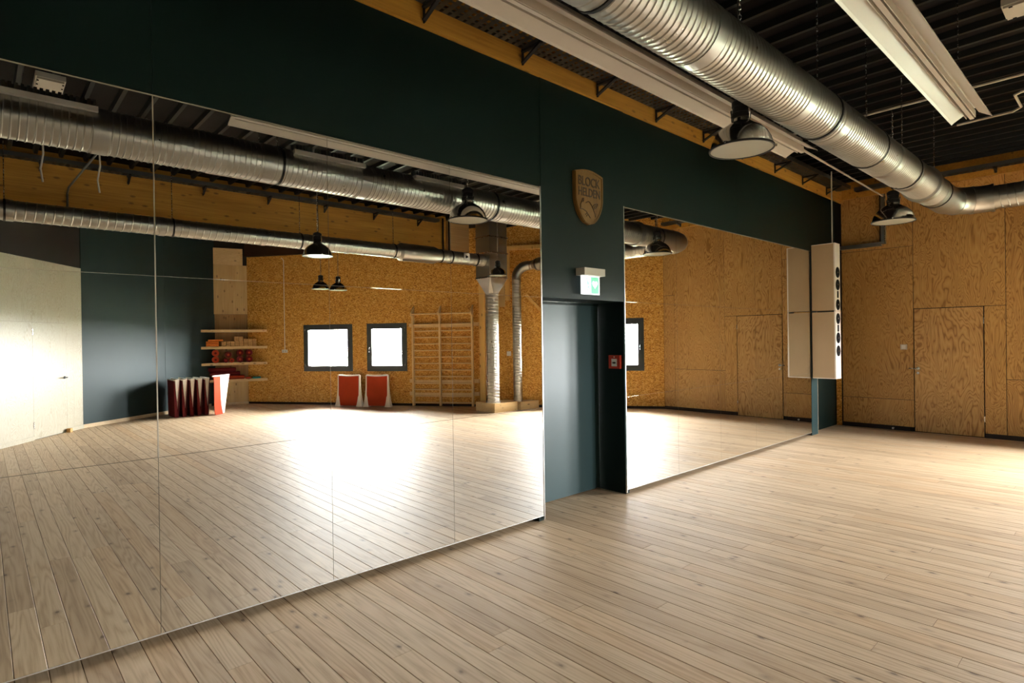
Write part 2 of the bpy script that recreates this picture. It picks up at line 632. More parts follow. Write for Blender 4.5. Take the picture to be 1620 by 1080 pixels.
    def build(self, name, mat, parent=None, smooth=None, kind=None):
        o0 = wloc(parent)
        me = bpy.data.meshes.new(name)
        me.from_pydata([tuple(v - o0) for v in self.v], [], self.f)
        bm = bmesh.new()
        bm.from_mesh(me)
        bmesh.ops.remove_doubles(bm, verts=bm.verts, dist=1e-6)
        bmesh.ops.dissolve_degenerate(bm, edges=bm.edges, dist=1e-6)
        bmesh.ops.recalc_face_normals(bm, faces=bm.faces)
        bm.to_mesh(me)
        bm.free()
        if smooth is not None:
            me.polygons.foreach_set('use_smooth', [True] * len(me.polygons))
            me.set_sharp_from_angle(angle=math.radians(smooth))
        if mat is not None:
            me.materials.append(M[mat] if isinstance(mat, str) else mat)
        ob = bpy.data.objects.new(name, me)
        COL.objects.link(ob)
        ob.parent = parent
        if kind:
            ob['kind'] = kind
        return ob


def empty(name, loc, label=None, cat=None, group=None, kind=None):
    o = bpy.data.objects.new(name, None)
    o.empty_display_size = 0.1
    COL.objects.link(o)
    o.location = loc
    return tag(o, label, cat, group, kind)


def tag(o, label=None, cat=None, group=None, kind=None):
    if label:
        o['label'] = label
    if cat:
        o['category'] = cat
    if group:
        o['group'] = group
    if kind:
        o['kind'] = kind
    return o


def copy_tree(o, parent=None):
    c = o.copy()
    COL.objects.link(c)
    c.parent = parent
    for ch in list(o.children):
        copy_tree(ch, c)
    return c


def rect_minus(s0, s1, z0, z1, holes):
    """rectangles covering [s0,s1]x[z0,z1] minus holes"""
    ss = sorted({s0, s1, *[min(max(h[i], s0), s1) for h in holes for i in (0, 1)]})
    zs = sorted({z0, z1, *[min(max(h[i], z0), z1) for h in holes for i in (2, 3)]})
    out = []
    for a, b in zip(ss, ss[1:]):
        run = None
        for c, d in zip(zs, zs[1:]):
            ms, mz = (a + b) / 2, (c + d) / 2
            inside = any(h[0] < ms < h[1] and h[2] < mz < h[3] for h in holes)
            if inside:
                if run:
                    out.append((a, b, run[0], run[1]))
                run = None
            else:
                run = (run[0], d) if run else (c, d)
        if run:
            out.append((a, b, run[0], run[1]))
    return out


def wall(name, pl, mat, z0=0.0, z1=ZC, holes=(), thick=0.25, o1=0.0, s0=None, s1=None, label=None):
    mb = MB()
    for a, b, c, d in rect_minus(-0.0 if s0 is None else s0, pl.L if s1 is None else s1, z0, z1, list(holes)):
        mb.pbox(pl, a, b, -thick, o1, c, d)
    o = mb.build(name, mat, None, kind='structure')
    if label:
        o['label'] = label
    return o


def panel(parent, pl, name, mat, s0, s1, z0, z1, t=0.018, holes=(), o0=0.0, gap=0.0026):
    mb = MB()
    for a, b, c, d in rect_minus(s0 + gap, s1 - gap, z0 + gap, z1 - gap, list(holes)):
        mb.pbox(pl, a, b, o0, o0 + t, c, d)
    return mb.build(name, mat, parent)


# ------------------------------------------------------------------ floor
ROWW = 0.1325
ROW0 = 0.101


def ywall(x):
    if x > 5.36:
        return -(3.76 + 1.4455 * (11.6 - x))
    if x > 4.6:
        return -(12.78 + (5.36 - x) / 0.76 * 0.22)
    if x > 1.49:
        return -(10.63 + (x - 1.49) * 0.762)
    if x > -2.0:
        return -(5.65 + (x + 2.0) * 1.4270)
    return -5.65


floor_poly = [(P7[0], 0.6), (11.75, 0.6), (11.75, -3.7), (5.4, -12.9), (4.6, -13.1), (1.4, -10.7), (-2.05, -5.75), (-3.3, -5.75), (-3.3, 0.6)]
floor = MB().prism([(-3.3, 0.6), (11.75, 0.6)] + floor_poly[2:8], -0.12, -0.021).build('floor', 'sub', kind='structure')
floor['label'] = 'pale larch plank floor of the dance room'


def plank_mesh():
    w = ROWW - 0.0026
    c = 0.0018
    prof = [(-w / 2, -0.02), (w / 2, -0.02), (w / 2, -c), (w / 2 - c, 0), (-w / 2 + c, 0), (-w / 2, -c)]
    v = [(x, y, z) for y in (0, 1) for x, z in prof]
    n = 6
    f = [tuple(range(n)), tuple(reversed(range(n, 2 * n)))]
    f += [(i, i + n, (i + 1) % n + n, (i + 1) % n) for i in range(n)]
    me = bpy.data.meshes.new('floor_plank')
    me.from_pydata(v, [], f)
    bm = bmesh.new()
    bm.from_mesh(me)
    bmesh.ops.recalc_face_normals(bm, faces=bm.faces)
    bm.to_mesh(me)
    bm.free()
    me.materials.append(M['floor'])
    return me


PLANK = plank_mesh()
planks = []
k0 = int(math.floor((-3.2 - ROW0) / ROWW))
k1 = int(math.floor((11.6 - ROW0) / ROWW)) + 1
for k in range(k0, k1):
    xa, xb = ROW0 + k * ROWW, ROW0 + (k + 1) * ROWW
    if xb > 11.66:
        continue
    lo = min(ywall(xa), ywall(xb), ywall((xa + xb) / 2)) - 0.01
    y = 0.45 if 3.7 < (xa + xb) / 2 < 5.1 else (0.36 if xb < 10.3 else 0.14)
    y += 0.0
    nxt = y - random.uniform(0.6, 3.6)
    while y > lo + 0.02:
        e = max(nxt, lo)
        if e - lo < 0.6:
            e = lo
        planks.append(((xa + xb) / 2, e + 0.0008, y - 0.0008))
        y = e
        nxt = y - random.uniform(2.4, 4.4)


def plank_rank(p):
    x, a, b = p
    d = math.hypot(x - CAM.x, (a + b) / 2 - CAM.y) + (4 if x < -0.6 else 0)
    return d


planks.sort(key=plank_rank)
rest = MB()
for i, (x, a, b) in enumerate(planks):
    if i < 300:
        o = bpy.data.objects.new('floor_plank', PLANK)
        COL.objects.link(o)
        o.parent = floor
        o.location = (x, a, random.uniform(-0.0006, 0.0))
        o.scale = (1, b - a, 1)
    else:
        w = ROWW / 2 - 0.001
        rest.box(x - w, x + w, a, b, -0.02, 0.0)
if rest.v:
    rest.build('floor_planks_far', 'floor', floor, kind='stuff')

# ground outside the windows
g = MB().box(-60, 60, -70, 50, -0.6, -0.3).build('ground_outside', 'grass', kind='structure')
g['label'] = 'bright open ground outside the windows'

# ------------------------------------------------------------------ ceiling
ceil = MB().box(-3.4, 11.9, -13.4, 0.7, ZC, ZC + 0.15).build('ceiling', 'ceil', kind='structure')
ceil['label'] = 'dark ribbed sheet metal roof deck'
RIBP = 0.285


def rib_mesh():
    w0, w1, h = 0.034, 0.020, 0.055
    me = bpy.data.meshes.new('deck_rib')
    v = [(x, y, z) for y in (0, 1) for x, z in ((-w0, 0), (w0, 0), (w1, -h), (-w1, -h))]
    f = [(0, 1, 2, 3), (7, 6, 5, 4)] + [(i, i + 4, (i + 1) % 4 + 4, (i + 1) % 4) for i in range(4)]
    me.from_pydata(v, [], f)
    bm = bmesh.new()
    bm.from_mesh(me)
    bmesh.ops.recalc_face_normals(bm, faces=bm.faces)
    bm.to_mesh(me)
    bm.free()
    me.materials.append(M['rib'])
    return me


RIB = rib_mesh()
x = -3.1
while x < 11.55:
    o = bpy.data.objects.new('deck_rib', RIB)
    COL.objects.link(o)
    o.parent = ceil
    ye = max(-6.84, ywall(x) + 0.05)
    o.location = (x, ye, ZC)
    o.scale = (1, 0.05 - ye - 0.08, 1)
    x += RIBP
# ------------------------------------------------------------------ mirror wall
XDL, XDR, ZD, YD = 3.77, 5.02, 2.035, 0.37
mbw = MB()
mbw.box(-3.3, XDL, 0.016, 0.6, 0.056, ZC)
mbw.box(XDL, XDR, 0.0, 0.6, ZD, ZC)
mbw.box(XDR, 10.33, 0.016, 0.6, 0.056, ZC)
mbw.box(10.33, 11.8, 0.13, 0.6, 0.0, ZC)
mbw.box(-3.3, XDL, 0.36, 0.6, 0.0, 0.057)
mbw.box(XDR, 10.33, 0.36, 0.6, 0.0, 0.057)
mbw.box(XDL - 0.06, XDL, 0.016, 0.6, 0.0, 0.06)
mbw.box(XDR, XDR + 0.06, 0.016, 0.6, 0.0, 0.06)
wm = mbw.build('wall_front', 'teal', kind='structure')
wm['label'] = 'dark teal wall carrying the mirrors'
# painted boards above the mirrors
TOPZ = 3.03 + 0.012
edges = [-3.2, -2.319, -1.307, -0.295, 0.717, 1.73, 2.745, 3.757]
for a, b in zip([-3.2, 0.717, 3.757 + 0.013], [0.717, 3.757 + 0.013, 5.02]):
    if b < 5:
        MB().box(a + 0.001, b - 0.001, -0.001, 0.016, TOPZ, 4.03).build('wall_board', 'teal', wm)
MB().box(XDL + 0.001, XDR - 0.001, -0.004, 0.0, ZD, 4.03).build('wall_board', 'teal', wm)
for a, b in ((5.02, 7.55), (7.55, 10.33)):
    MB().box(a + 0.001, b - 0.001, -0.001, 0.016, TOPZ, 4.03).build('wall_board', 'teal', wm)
MB().box(10.076, 10.325, -0.003, 0.016, 0.0, TOPZ).build('wall_board', 'teallit', wm)  # lit end strip, painted in the lighter teal
MB().box(10.325, 10.34, -0.008, 0.02, 0.0, TOPZ).build('edge_strip', 'backing', wm)

# pale backing and aluminium channel of the mirrors
for i, (a, b) in enumerate(((-3.2, 3.762), (5.014, 10.072))):
    t = MB().box(a, b, 0.010, 0.0155, 0.051, TOPZ).build('trim_%d' % (i + 1), 'backing', kind='structure')
    t['label'] = 'pale backing seen in the joints of the %s mirrors' % ('left' if i == 0 else 'right')
    MB().box(a, b, -0.002, 0.012, 0.0455, 0.0505).build('bottom_channel', 'aluedge', t)
    MB().box(a, b, -0.003, 0.012, 3.031, 3.037).build('top_channel', 'backing', t)
for a, b, nm in ((3.759, 3.765, 'end_channel'), (5.008, 5.014, 'end_channel')):
    MB().box(a, b, -0.006, 0.012, 0.02, TOPZ).build(nm, 'aluedge', bpy.data.objects['trim_1' if a < 4 else 'trim_2'])

MB().box(0.714, 0.720, -0.003, 0.010, 1.032, 3.03).build('joint_strip', 'backing', bpy.data.objects['trim_1'])

# mirrors: each pane its own thing, hung very slightly out of true
ROWS = [(0.050, 1.030, 'bottom'), (1.030, 2.035, 'middle'), (2.035, 3.030, 'top')]
LX = [-0.295, 0.717, 1.73, 2.745, 3.757]
RX = [5.015, 6.027, 7.04, 8.05, 9.062, 10.07]
ORD = ['first', 'second', 'third', 'fourth', 'fifth']
# (column, row) -> degrees about z, degrees about x
TILT = {}


def mirror(xa, xb, za, zb, label, rz, rx):
    w, h, t, c = (xb - xa) / 2 - 0.0011, (zb - za) / 2 - 0.0008, 0.006, 0.0004
    v = []
    for (iw, ih, y) in ((w, h, t), (w, h, c), (w - c, h - c, 0.0)):
        v += [(-iw, y, -ih), (iw, y, -ih), (iw, y, ih), (-iw, y, ih)]
    f = [(3, 2, 1, 0), (8, 9, 10, 11)]
    for r in (0, 4):
        for i in range(4):
            j = (i + 1) % 4
            f.append((r + i, r + j, r + 4 + j, r + 4 + i))
    me = bpy.data.meshes.new('mirror_panel')
    me.from_pydata(v, [], f)
    bm = bmesh.new()
    bm.from_mesh(me)
    bmesh.ops.recalc_face_normals(bm, faces=bm.faces)
    bm.to_mesh(me)
    bm.free()
    me.materials.append(M['mirror'])
    o = bpy.data.objects.new('mirror_panel', me)
    COL.objects.link(o)
    o.location = ((xa + xb) / 2, 0.0, (za + zb) / 2)
    o.rotation_euler = (math.radians(rx), 0, math.radians(rz))
    return tag(o, label, 'mirror', 'square wall mirrors')


for r, (za, zb, rn) in enumerate(ROWS):
    for i in range(4):
        c = 3 - i
        rz, rx = TILT.get((c - 4, r), (0, 0))
        mirror(LX[c], LX[c + 1], za, zb, '%s-row wall mirror, %s column to the left of the dark doorway' % (rn, ORD[i]), rz, rx)
    for i in range(5):
        rz, rx = TILT.get((i + 1, r), (0, 0))
        mirror(RX[i], RX[i + 1], za, zb, '%s-row wall mirror, %s column to the right of the dark doorway' % (rn, ORD[i]), rz, rx)
# the mirrors carry on out of frame to the left
for r, (za, zb, rn) in enumerate(ROWS):
    mirror(-1.307, -0.295, za, zb, '%s-row wall mirror at the far left, outside the picture' % rn, 0, 0)
    mirror(-2.319, -1.307, za, zb, '%s-row wall mirror leftmost of all, outside the picture' % rn, 0, 0)

# recessed dark door
d1 = empty('door_1', (4.395, YD, 0), 'smooth dark teal door set back in the mirror wall', None, None, 'structure')
MB().box(XDL + 0.004, XDR - 0.004, YD, YD + 0.04, 0.012, ZD - 0.012).build('door_leaf', 'teallit', d1)
MB().box(XDL + 0.001, XDR - 0.001, YD - 0.012, YD, ZD - 0.030, ZD - 0.001).build('door_head', 'teal', d1)
MB().box(XDL, XDR, YD + 0.03, YD + 0.05, 0.0, 0.012).build('threshold', 'gap', d1)

# ------------------------------------------------------------------ end wall (plywood)
EW = Pl((11.6, 0.13), (11.6, -3.76))      # s = 0.13 - y
dy0, dy1 = 0.13 + 1.083, 0.13 + 2.012
we = wall('wall_right', EW, 'gap', 0, ZC, thick=0.3, o1=-0.02, s1=EW.L + 0.2, label='birch plywood end wall with a flush door')
SA, SB, SC, SE = 0.115, 1.213, 2.41, 3.89
for s0, s1, z0, z1 in ((SA, SB, 0.07, 0.53), (SA, SB, 0.53, 3.14), (SA, SB, 3.14, ZC),
                       (SB, SC, 2.075, ZC), (dy1 + 0.004, SC, 0.07, 2.075),
                       (SC, 3.61, 0.07, 0.93), (SC, 3.61, 0.93, ZC), (3.61, SE, 0.07, 2.6), (3.61, SE, 2.6, ZC)):
    panel(we, EW, 'plywood_panel', 'ply', s0, s1, z0, z1, 0.02, o0=-0.02, gap=0.004)
for s0, s1 in ((SA, SB - 0.07), (dy1 + 0.004, SE)):
    b = MB().pbox(EW, s0, s1, -0.012, -0.004, 0.0, 0.07).build('baseboard_right', 'dark', kind='structure')
    b['label'] = 'dark recessed skirting under the plywood end wall'
MB().pbox(EW, 0.012, 0.10, -0.02, 0.012, 0.0, 2.10).build('osb_strip', 'osb', we)
MB().pbox(EW, 0.10, 0.113, -0.02, 0.004, 0.0, ZC).build('shadow_joint', 'gap', we)
d2 = empty('door_2', (11.6, -1.55, 0), 'flush plywood door with lever handle in the end wall', None, None, 'structure')
MB().pbox(EW, dy0 + 0.010, dy1 - 0.007, -0.018, 0.002, 0.014, 2.066).build('door_leaf', 'plydoor', d2)
hz, hs = 1.07, dy0 + 0.06
hd = MB().tube([EW.p(hs, 0.002, hz), EW.p(hs, 0.055, hz), EW.p(hs - 0.012, 0.062, hz), EW.p(hs - 0.12, 0.062, hz)], 0.010, 8).build('door_handle', 'chrome', d2, 40)
MB().tube([EW.p(hs, 0.002, hz), EW.p(hs, 0.010, hz)], 0.026, 16).build('rosette', 'chrome', hd, 40)
MB().tube([EW.p(hs, 0.002, hz - 0.075), EW.p(hs, 0.014, hz - 0.075)], 0.022, 16).build('keyhole_rosette', 'chrome', d2, 40)
for z in (0.25, 1.8):
    MB().tube([EW.p(dy1, 0.006, z), EW.p(dy1, 0.006, z + 0.09)], 0.008, 8).build('hinge', 'chrome', d2, 40)
ds = empty('door_stop', (11.5, -0.78, 0.03), 'small steel door stop on the skirting of the plywood end wall', 'door stop')
MB().tube([(11.61, -0.78, 0.035), (11.56, -0.78, 0.035)], 0.012, 10).build('stem', 'chrome', ds, 40)
MB().tube([(11.56, -0.78, 0.035), (11.545, -0.78, 0.035)], 0.017, 10).build('rubber_tip', 'plastic', ds, 40)
lsw = empty('light_switch', (11.6, -0.94, 1.43), 'white light switch beside the plywood door', 'switch')
MB().pbox(EW, 1.02, 1.12, 0.0, 0.006, 1.385, 1.475).build('surround', 'greyplastic', lsw)
MB().pbox(EW, 1.038, 1.098, 0.006, 0.014, 1.397, 1.463).build('rocker', 'plastic', lsw)

# ------------------------------------------------------------------ OSB wall with the windows
holes = [(s0, s1, zb, WZ1) for (s0, s1), zb in zip(WINS, WBOT)]
wo = wall('wall_back', OSBW, 'gap', 0, ZC, holes, 0.28, -0.018, s0=-0.3, s1=OSBW.L + 0.1, label='orange strand board wall with four windows')
ss = [0.0, 1.655, 2.95, 4.05, 5.3, 6.335, 7.445, 9.35, 10.0, OSBW.L]
for a, b in zip(ss, ss[1:]):
    for z0, z1 in ((0.06, 2.55), (2.55, ZC)):
        panel(wo, OSBW, 'strand_board', 'osb', a, b, z0, z1, 0.018, holes, -0.018, 0.0008)
bb = MB().pbox(OSBW, 0, 4.1, -0.014, -0.002, 0, 0.06).pbox(OSBW, 4.5, OSBW.L, -0.014, -0.002, 0, 0.06).build('baseboard_back', 'dark', kind='structure')
bb['label'] = 'dark recessed skirting under the strand board wall'

for i, (s0, s1) in enumerate(WINS):
    zb = WBOT[i]
    nm = ('left-hand window of the pair, beside the shelves', 'right-hand window of the pair, beside the wall bars', 'window next to the plywood end wall', 'window beside the thin upright duct, hidden behind the door pier')[i]
    w = empty('window_%d' % (i + 1), OSBW.p((s0 + s1) / 2, 0, zb), 'square anthracite framed ' + nm, None, None, 'structure')
    fw = 0.06

    def frame_ring(a, b, c, d, wd, o0, o1):
        mb = MB()
        mb.pbox(OSBW, a, b, o0, o1, c, c + wd)
        mb.pbox(OSBW, a, b, o0, o1, d - wd, d)
        mb.pbox(OSBW, a, a + wd, o0, o1, c + wd, d - wd)
        mb.pbox(OSBW, b - wd, b, o0, o1, c + wd, d - wd)
        return mb
    frame_ring(s0, s1, zb, WZ1, 0.055, -0.10, 0.004).build('window_frame', 'frame', w)
    sash = frame_ring(s0 + 0.045, s1 - 0.045, zb + 0.045, WZ1 - 0.045, 0.098, -0.085, 0.018).build('sash', 'frame', w)
    MB().pbox(OSBW, s0 + 0.138, s1 - 0.138, -0.055, -0.049, zb + 0.138, WZ1 - 0.138).build('pane', 'glass', w)
    # in the mirror window 1 has its handle on the right, window 2 on the left
    hs = s0 + 0.085 if i == 0 else s1 - 0.085
    if i >= 2:
        hs = s0 + 0.085
    zc = (zb + WZ1) / 2
    MB().tube([OSBW.p(hs, 0.018, zc), OSBW.p(hs, 0.05, zc), OSBW.p(hs, 0.055, zc - 0.01), OSBW.p(hs, 0.055, zc - 0.12)], 0.009, 8).build('window_handle', 'chrome', w, 40)
    for z in (zb + 0.12, WZ1 - 0.2):
        hh = s1 - 0.05 if i != 1 else s0 + 0.05
        MB().tube([OSBW.p(hh, 0.022, z), OSBW.p(hh, 0.022, z + 0.08)], 0.008, 8).build('hinge', 'chrome', w, 40)

# ------------------------------------------------------------------ pine corner panel, teal wall, pale plywood wall
CW = Pl(P2, P3)
wc = wall('wall_corner', CW, 'gap', 0, ZC, thick=0.3, o1=-0.02, s0=-0.1, s1=CW.L + 0.1, label='narrow knotty pine panel in the back corner')
for z0, z1 in ((0.06, 0.69), (0.69, 2.43)):
    panel(wc, CW, 'pine_board', 'pinez' if z0 < 0.5 else 'pineshade', 0, CW.L + 0.03, z0, z1, 0.03, o0=-0.02)  # shade behind the shelves is in the darker pine colour
panel(wc, CW, 'pine_board', 'pinez', -0.0, CW.L + 0.03, 2.43, 3.75, 0.05, o0=-0.02)
panel(wc, CW, 'pine_board', 'pinex', 0.10, CW.L + 0.03, 3.75, 4.2, 0.05, o0=-0.02)
b = MB().pbox(CW, 0, CW.L, -0.015, 0.012, 0, 0.06).build('baseboard_corner', 'base', kind='structure')
b['label'] = 'pale skirting under the pine corner panel'

TW = Pl(P3, P4)
wt = wall('wall_back_left', TW, 'gap', 0, ZC, thick=0.3, o1=-0.02, s0=-0.2, s1=TW.L + 0.1, label='dark teal back wall beside the shelves')
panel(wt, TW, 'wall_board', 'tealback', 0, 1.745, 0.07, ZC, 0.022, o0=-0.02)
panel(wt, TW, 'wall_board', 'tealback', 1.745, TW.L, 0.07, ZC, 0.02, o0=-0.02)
b = MB().pbox(TW, 0.2, TW.L, -0.02, 0.016, 0, 0.072).build('baseboard_back_left', 'base', kind='structure')
b['label'] = 'pale pine skirting along the dark teal wall'

PW = Pl(P4, P5)
wp = wall('wall_left', PW, 'dark', 0, ZC, thick=0.3, o1=-0.02, s0=-0.1, s1=PW.L + 0.1, label='pale plywood wall with a flush double door')
for s0, s1, z0, z1 in ((0.0, 0.28, 0.07, 3.19), (0.28, 0.50, 0.07, 3.19), (0.50, 1.43, 2.075, 3.19), (1.43, 2.38, 2.075, 3.19),
                       (2.38, 3.6, 0.07, 3.19), (3.6, 4.8, 0.07, 3.19), (4.8, PW.L, 0.07, 3.19)):
    panel(wp, PW, 'pale_panel', 'plywhite', s0, s1, z0, z1, 0.02, o0=-0.02, gap=0.0008)
d3 = empty('door_3', PW.p(0.97, 0, 0), 'pale flush plywood double door in the left wall', None, None, 'structure')
for a, b in ((0.502, 1.428), (1.432, 2.378)):
    MB().pbox(PW, a, b, -0.018, 0.0, 0.012, 2.073).build('door_leaf', 'plywhite', d3)
hd = MB().tube([PW.p(0.57, 0.0, 1.05), PW.p(0.57, 0.055, 1.05), PW.p(0.58, 0.062, 1.05), PW.p(0.69, 0.062, 1.05)], 0.010, 8).build('door_handle', 'darkmetal', d3, 40)
MB().tube([PW.p(0.57, 0.0, 1.05), PW.p(0.57, 0.012, 1.05)], 0.026, 16).build('rosette', 'darkmetal', hd, 40)
for z in (0.2, 1.85):
    MB().pbox(PW, 1.415, 1.44, 0.0, 0.006, z, z + 0.12).build('hinge', 'chrome', d3)
for a, b in ((0.0, 0.50), (1.44, PW.L)):
    q = MB().pbox(PW, a, b, -0.02, 0.014, 0, 0.07).build('baseboard_left', 'plywhite', kind='structure')
    q['label'] = 'pale skirting along the pale plywood wall'
st = MB().pbox(PW, 0.50, 0.57, 0.02, 0.09, 0.0, 0.075).build('door_wedge', 'cork')
tag(st, 'small square wooden block at the foot of the pale plywood door', 'block')

LW = Pl(P5, P6)
wall('wall_left_return', LW, 'dark', thick=0.3, s0=-0.2, label='dark wall behind the camera')
FW = Pl(P6, P7)
wall('wall_left_end', FW, 'plywhite', thick=0.3, s0=-0.2, s1=FW.L + 0.5, label='pale wall outside the left of the picture')

# ------------------------------------------------------------------ beams, posts
bm1 = MB().box(-3.2, 11.58, -0.03, 0.012, 4.035, ZC).build('ceiling_beam', 'glulam', kind='structure')
bm1['label'] = 'golden glulam beam above the dark mirror wall'
bm2 = MB().box(-3.2, 7.72, -7.05, -6.85, 3.55, ZC).build('ceiling_beam', 'glulam', kind='structure')
bm2['label'] = 'deep golden glulam beam across the back of the room'
bm4 = MB().pbox(OSBW, 5.6, OSBW.L - 0.05, 0.001, 0.16, 3.98, ZC - 0.001).build('ceiling_beam', 'annex', kind='structure')
bm4['label'] = 'dark timber header along the top of the strand board wall'
bm3 = MB().box(11.50, 11.58, -3.72, -0.035, 4.08, ZC).build('ceiling_beam', 'glulam', kind='structure')
bm3['label'] = 'glulam beam on top of the plywood end wall'
pp = MB().pbox(OSBW, 4.25, 4.39, 0.002, 0.11, 0.07, ZC - 0.002).build('timber_post', 'post')
tag(pp, 'upright spruce post between the wall bars and the fat upright duct', 'post')
pf = MB().pbox(OSBW, 4.22, 4.46, 0.002, 0.15, 0.0, 0.07).build('post_foot', 'post')
tag(pf, 'short timber foot block under the spruce post', 'block')
for a, b, nm in ((3.62, 3.72, 'upright spruce stud to the right of the square box duct'),):
    q = MB().pbox(OSBW, a, b, 0.002, 0.09, 2.6, 3.82).build('timber_stud', 'post')
    tag(q, nm, 'post')
q = MB().pbox(OSBW, 1.9, 3.80, 0.002, 0.10, 3.82, 3.92).build('timber_rail', 'post')
tag(q, 'horizontal spruce rail high on the strand board wall right of the box duct', 'rail')
q = MB().bar(OSBW.p(3.22, 0.06, 2.72), OSBW.p(2.87, 0.06, 2.35), 0.06, 0.10, (OSBW.n.x, OSBW.n.y, 0)).build('timber_brace', 'post')
tag(q, 'diagonal timber brace on the strand board wall behind the thin upright duct', 'brace')
q = MB().pbox(OSBW, 3.75, 4.24, 0.004, 0.03, 2.45, 3.6).build('timber_board', 'pinez')
tag(q, 'pale upright board behind the funnel of the box duct', 'board')
q = MB().box(7.80, 8.41, -6.98, -6.90, 3.45, 4.36).build('bulkhead_board', 'cork')
tag(q, 'drab board bulkhead at the end of the back beam', 'board')

# ------------------------------------------------------------------ ducts
YA, ZA, RA = -1.985, 3.375, 0.175
main = empty('ventilation_duct', (4.0, YA, ZA), 'large galvanised spiral duct hanging close to the mirror wall', 'duct')
couple = [-3.1, -0.9, 0.72, 2.02, 3.02, 4.33, 5.02, 6.55, 7.35, 8.45]
for a, b in zip(couple, couple[1:]):
    s = MB().spiral((a, YA, ZA), (b, YA, ZA), RA, 0.048, 28, 0.006, 0.30).build('duct_section', 'galv', main, 30)
for xc in couple[1:-1]:
    MB().ring((xc, YA, ZA), (1, 0, 0), RA - 0.01, 0.016, 0.10).build('coupling', 'galv2', main, 30)
# wider silencer piece before the bend
MB().ring((8.0, YA, ZA), (1, 0, 0), RA - 0.02, 0.05, 0.10).build('flange', 'galv2', main, 30)
XB = 9.62
nb = 9
pts = []
rb = 0.42
for i in range(nb + 1):
    a = math.pi / 2 * i / nb
    pts.append((XB - rb + rb * math.sin(a), YA - rb + rb * math.cos(a), ZA + 0.015 * i / nb))
MB().tube([(8.45, YA, ZA), (9.0, YA, ZA)] + pts[0:1], 0.178, 28, caps=False).build('sleeve', 'galv2', main, 30)
MB().tube(pts, 0.172, 28, caps=False).build('elbow', 'galv2', main, 30)
for i in (0, 3, 6, 9):
    p, q = Vector(pts[max(i - 1, 0)]), Vector(pts[min(i + 1, nb)])
    MB().ring(pts[i], q - p, 0.165, 0.014, 0.03).build('elbow_seam', 'galv2', main, 30)
MB().spiral((XB, YA - rb, ZA + 0.015), (XB, -5.80, ZA + 0.03), 0.150, 0.075).build('duct_section', 'galv', main, 30)
for yc in (-2.75, -3.6, -4.7):
    MB().ring((XB, yc, ZA + 0.02), (0, 1, 0), 0.145, 0.014, 0.08).build('coupling', 'galv2', main, 30)
MB().box(XB - 0.09, XB + 0.09, -2.98, -2.80, ZA + 0.12, ZA + 0.21).build('access_box', 'galv2', main)
# rubber ring hangers with rods
for xc in (-0.4, 2.15, 4.86, 6.05, 7.22, 8.62):
    rg = MB().ring((xc, YA, ZA), (1, 0, 0), RA + 0.003, 0.008, 0.022).build('hanger_ring', 'darkmetal', main, 30)
    MB().tube([(xc, YA, ZA + RA), (xc, YA, ZC - 0.05)], 0.006, 6).build('hanger_rod', 'chrome', rg, 40)
# slot grilles on the mirror side of the duct
for a, b in ((-0.2, 0.70), (2.25, 3.0), (3.62, 4.30)):
    gr = MB().box(a, b, YA + 0.10, YA + 0.185, ZA + 0.10, ZA + 0.14).build('slot_grille', 'white', main)
    mb = MB()
    nsl = int((b - a) / 0.035)
    for i in range(nsl):
        xx = a + (b - a) * (i + 0.5) / nsl
        mb.box(xx - 0.010, xx + 0.010, YA + 0.085, YA + 0.15, ZA + 0.145, ZA + 0.20)
    mb.build('damper_blades', 'tray', gr)
    MB().box(a, b, YA + 0.075, YA + 0.09, ZA + 0.13, ZA + 0.205).build('damper_back', 'tray', gr)

YB, ZB, RB = -6.42, 3.45, 0.135
back = empty('ventilation_duct', (4.0, YB, ZB), 'slimmer galvanised spiral duct below the deep back beam', 'duct')
c2 = [-3.1, -1.0, 0.3, 2.05, 3.55, 5.1, 6.2]
for a, b in zip(c2, c2[1:]):
    MB().spiral((a, YB, ZB), (b, YB, ZB), RB, 0.10, 24, 0.005).build('duct_section', 'galv', back, 30)
for xc in c2[1:-1]:
    MB().ring((xc, YB, ZB), (1, 0, 0), RB - 0.005, 0.014, 0.08, 24).build('coupling', 'galv2', back, 30)
MB().lathe([(RB, 0), (RB + 0.045, 0.10), (RB + 0.045, 1.0), (RB, 1.12)], (0, 0, 0), 24)
sil = MB()
prof = [(6.2, RB), (6.26, RB + 0.045), (7.05, RB + 0.045), (7.2, RB + 0.0)]
sil.tube([(x_, YB, ZB) for x_, _ in prof], [r_ for _, r_ in prof], 26, caps=False)
sil.build('silencer', 'galv2', back, 30)
MB().spiral((7.2, YB, ZB), (8.42, YB, ZB), RB, 0.10, 24, 0.004).build('duct_section', 'galv', back, 30)
for xc in (7.24, 7.5, 8.2):
    MB().ring((xc, YB, ZB), (1, 0, 0), RB - 0.002, 0.012, 0.03, 24).build('coupling', 'darkmetal', back, 30)
for xc in (0.25, 2.2, 4.2, 6.1):
    rg = MB().ring((xc, YB, ZB), (1, 0, 0), RB + 0.003, 0.008, 0.025, 24).build('hanger_ring', 'darkmetal', back, 30)
    MB().tube([(xc, YB, ZB + RB), (xc, YB, ZC - 0.05)], 0.005, 6).build('hanger_rod', 'chrome', rg, 40)
lab = MB().box(7.78, 7.93, YB + RB + 0.004, YB + RB + 0.008, ZB - 0.06, ZB + 0.10).build('sticker', 'plastic', back)
MB().extrude([(7.82, YB + RB + 0.009, ZB - 0.02), (7.90, YB + RB + 0.009, ZB + 0.02), (7.82, YB + RB + 0.009, ZB + 0.06)], (0, 0.001, 0)).build('sticker_arrow', 'cone', lab)

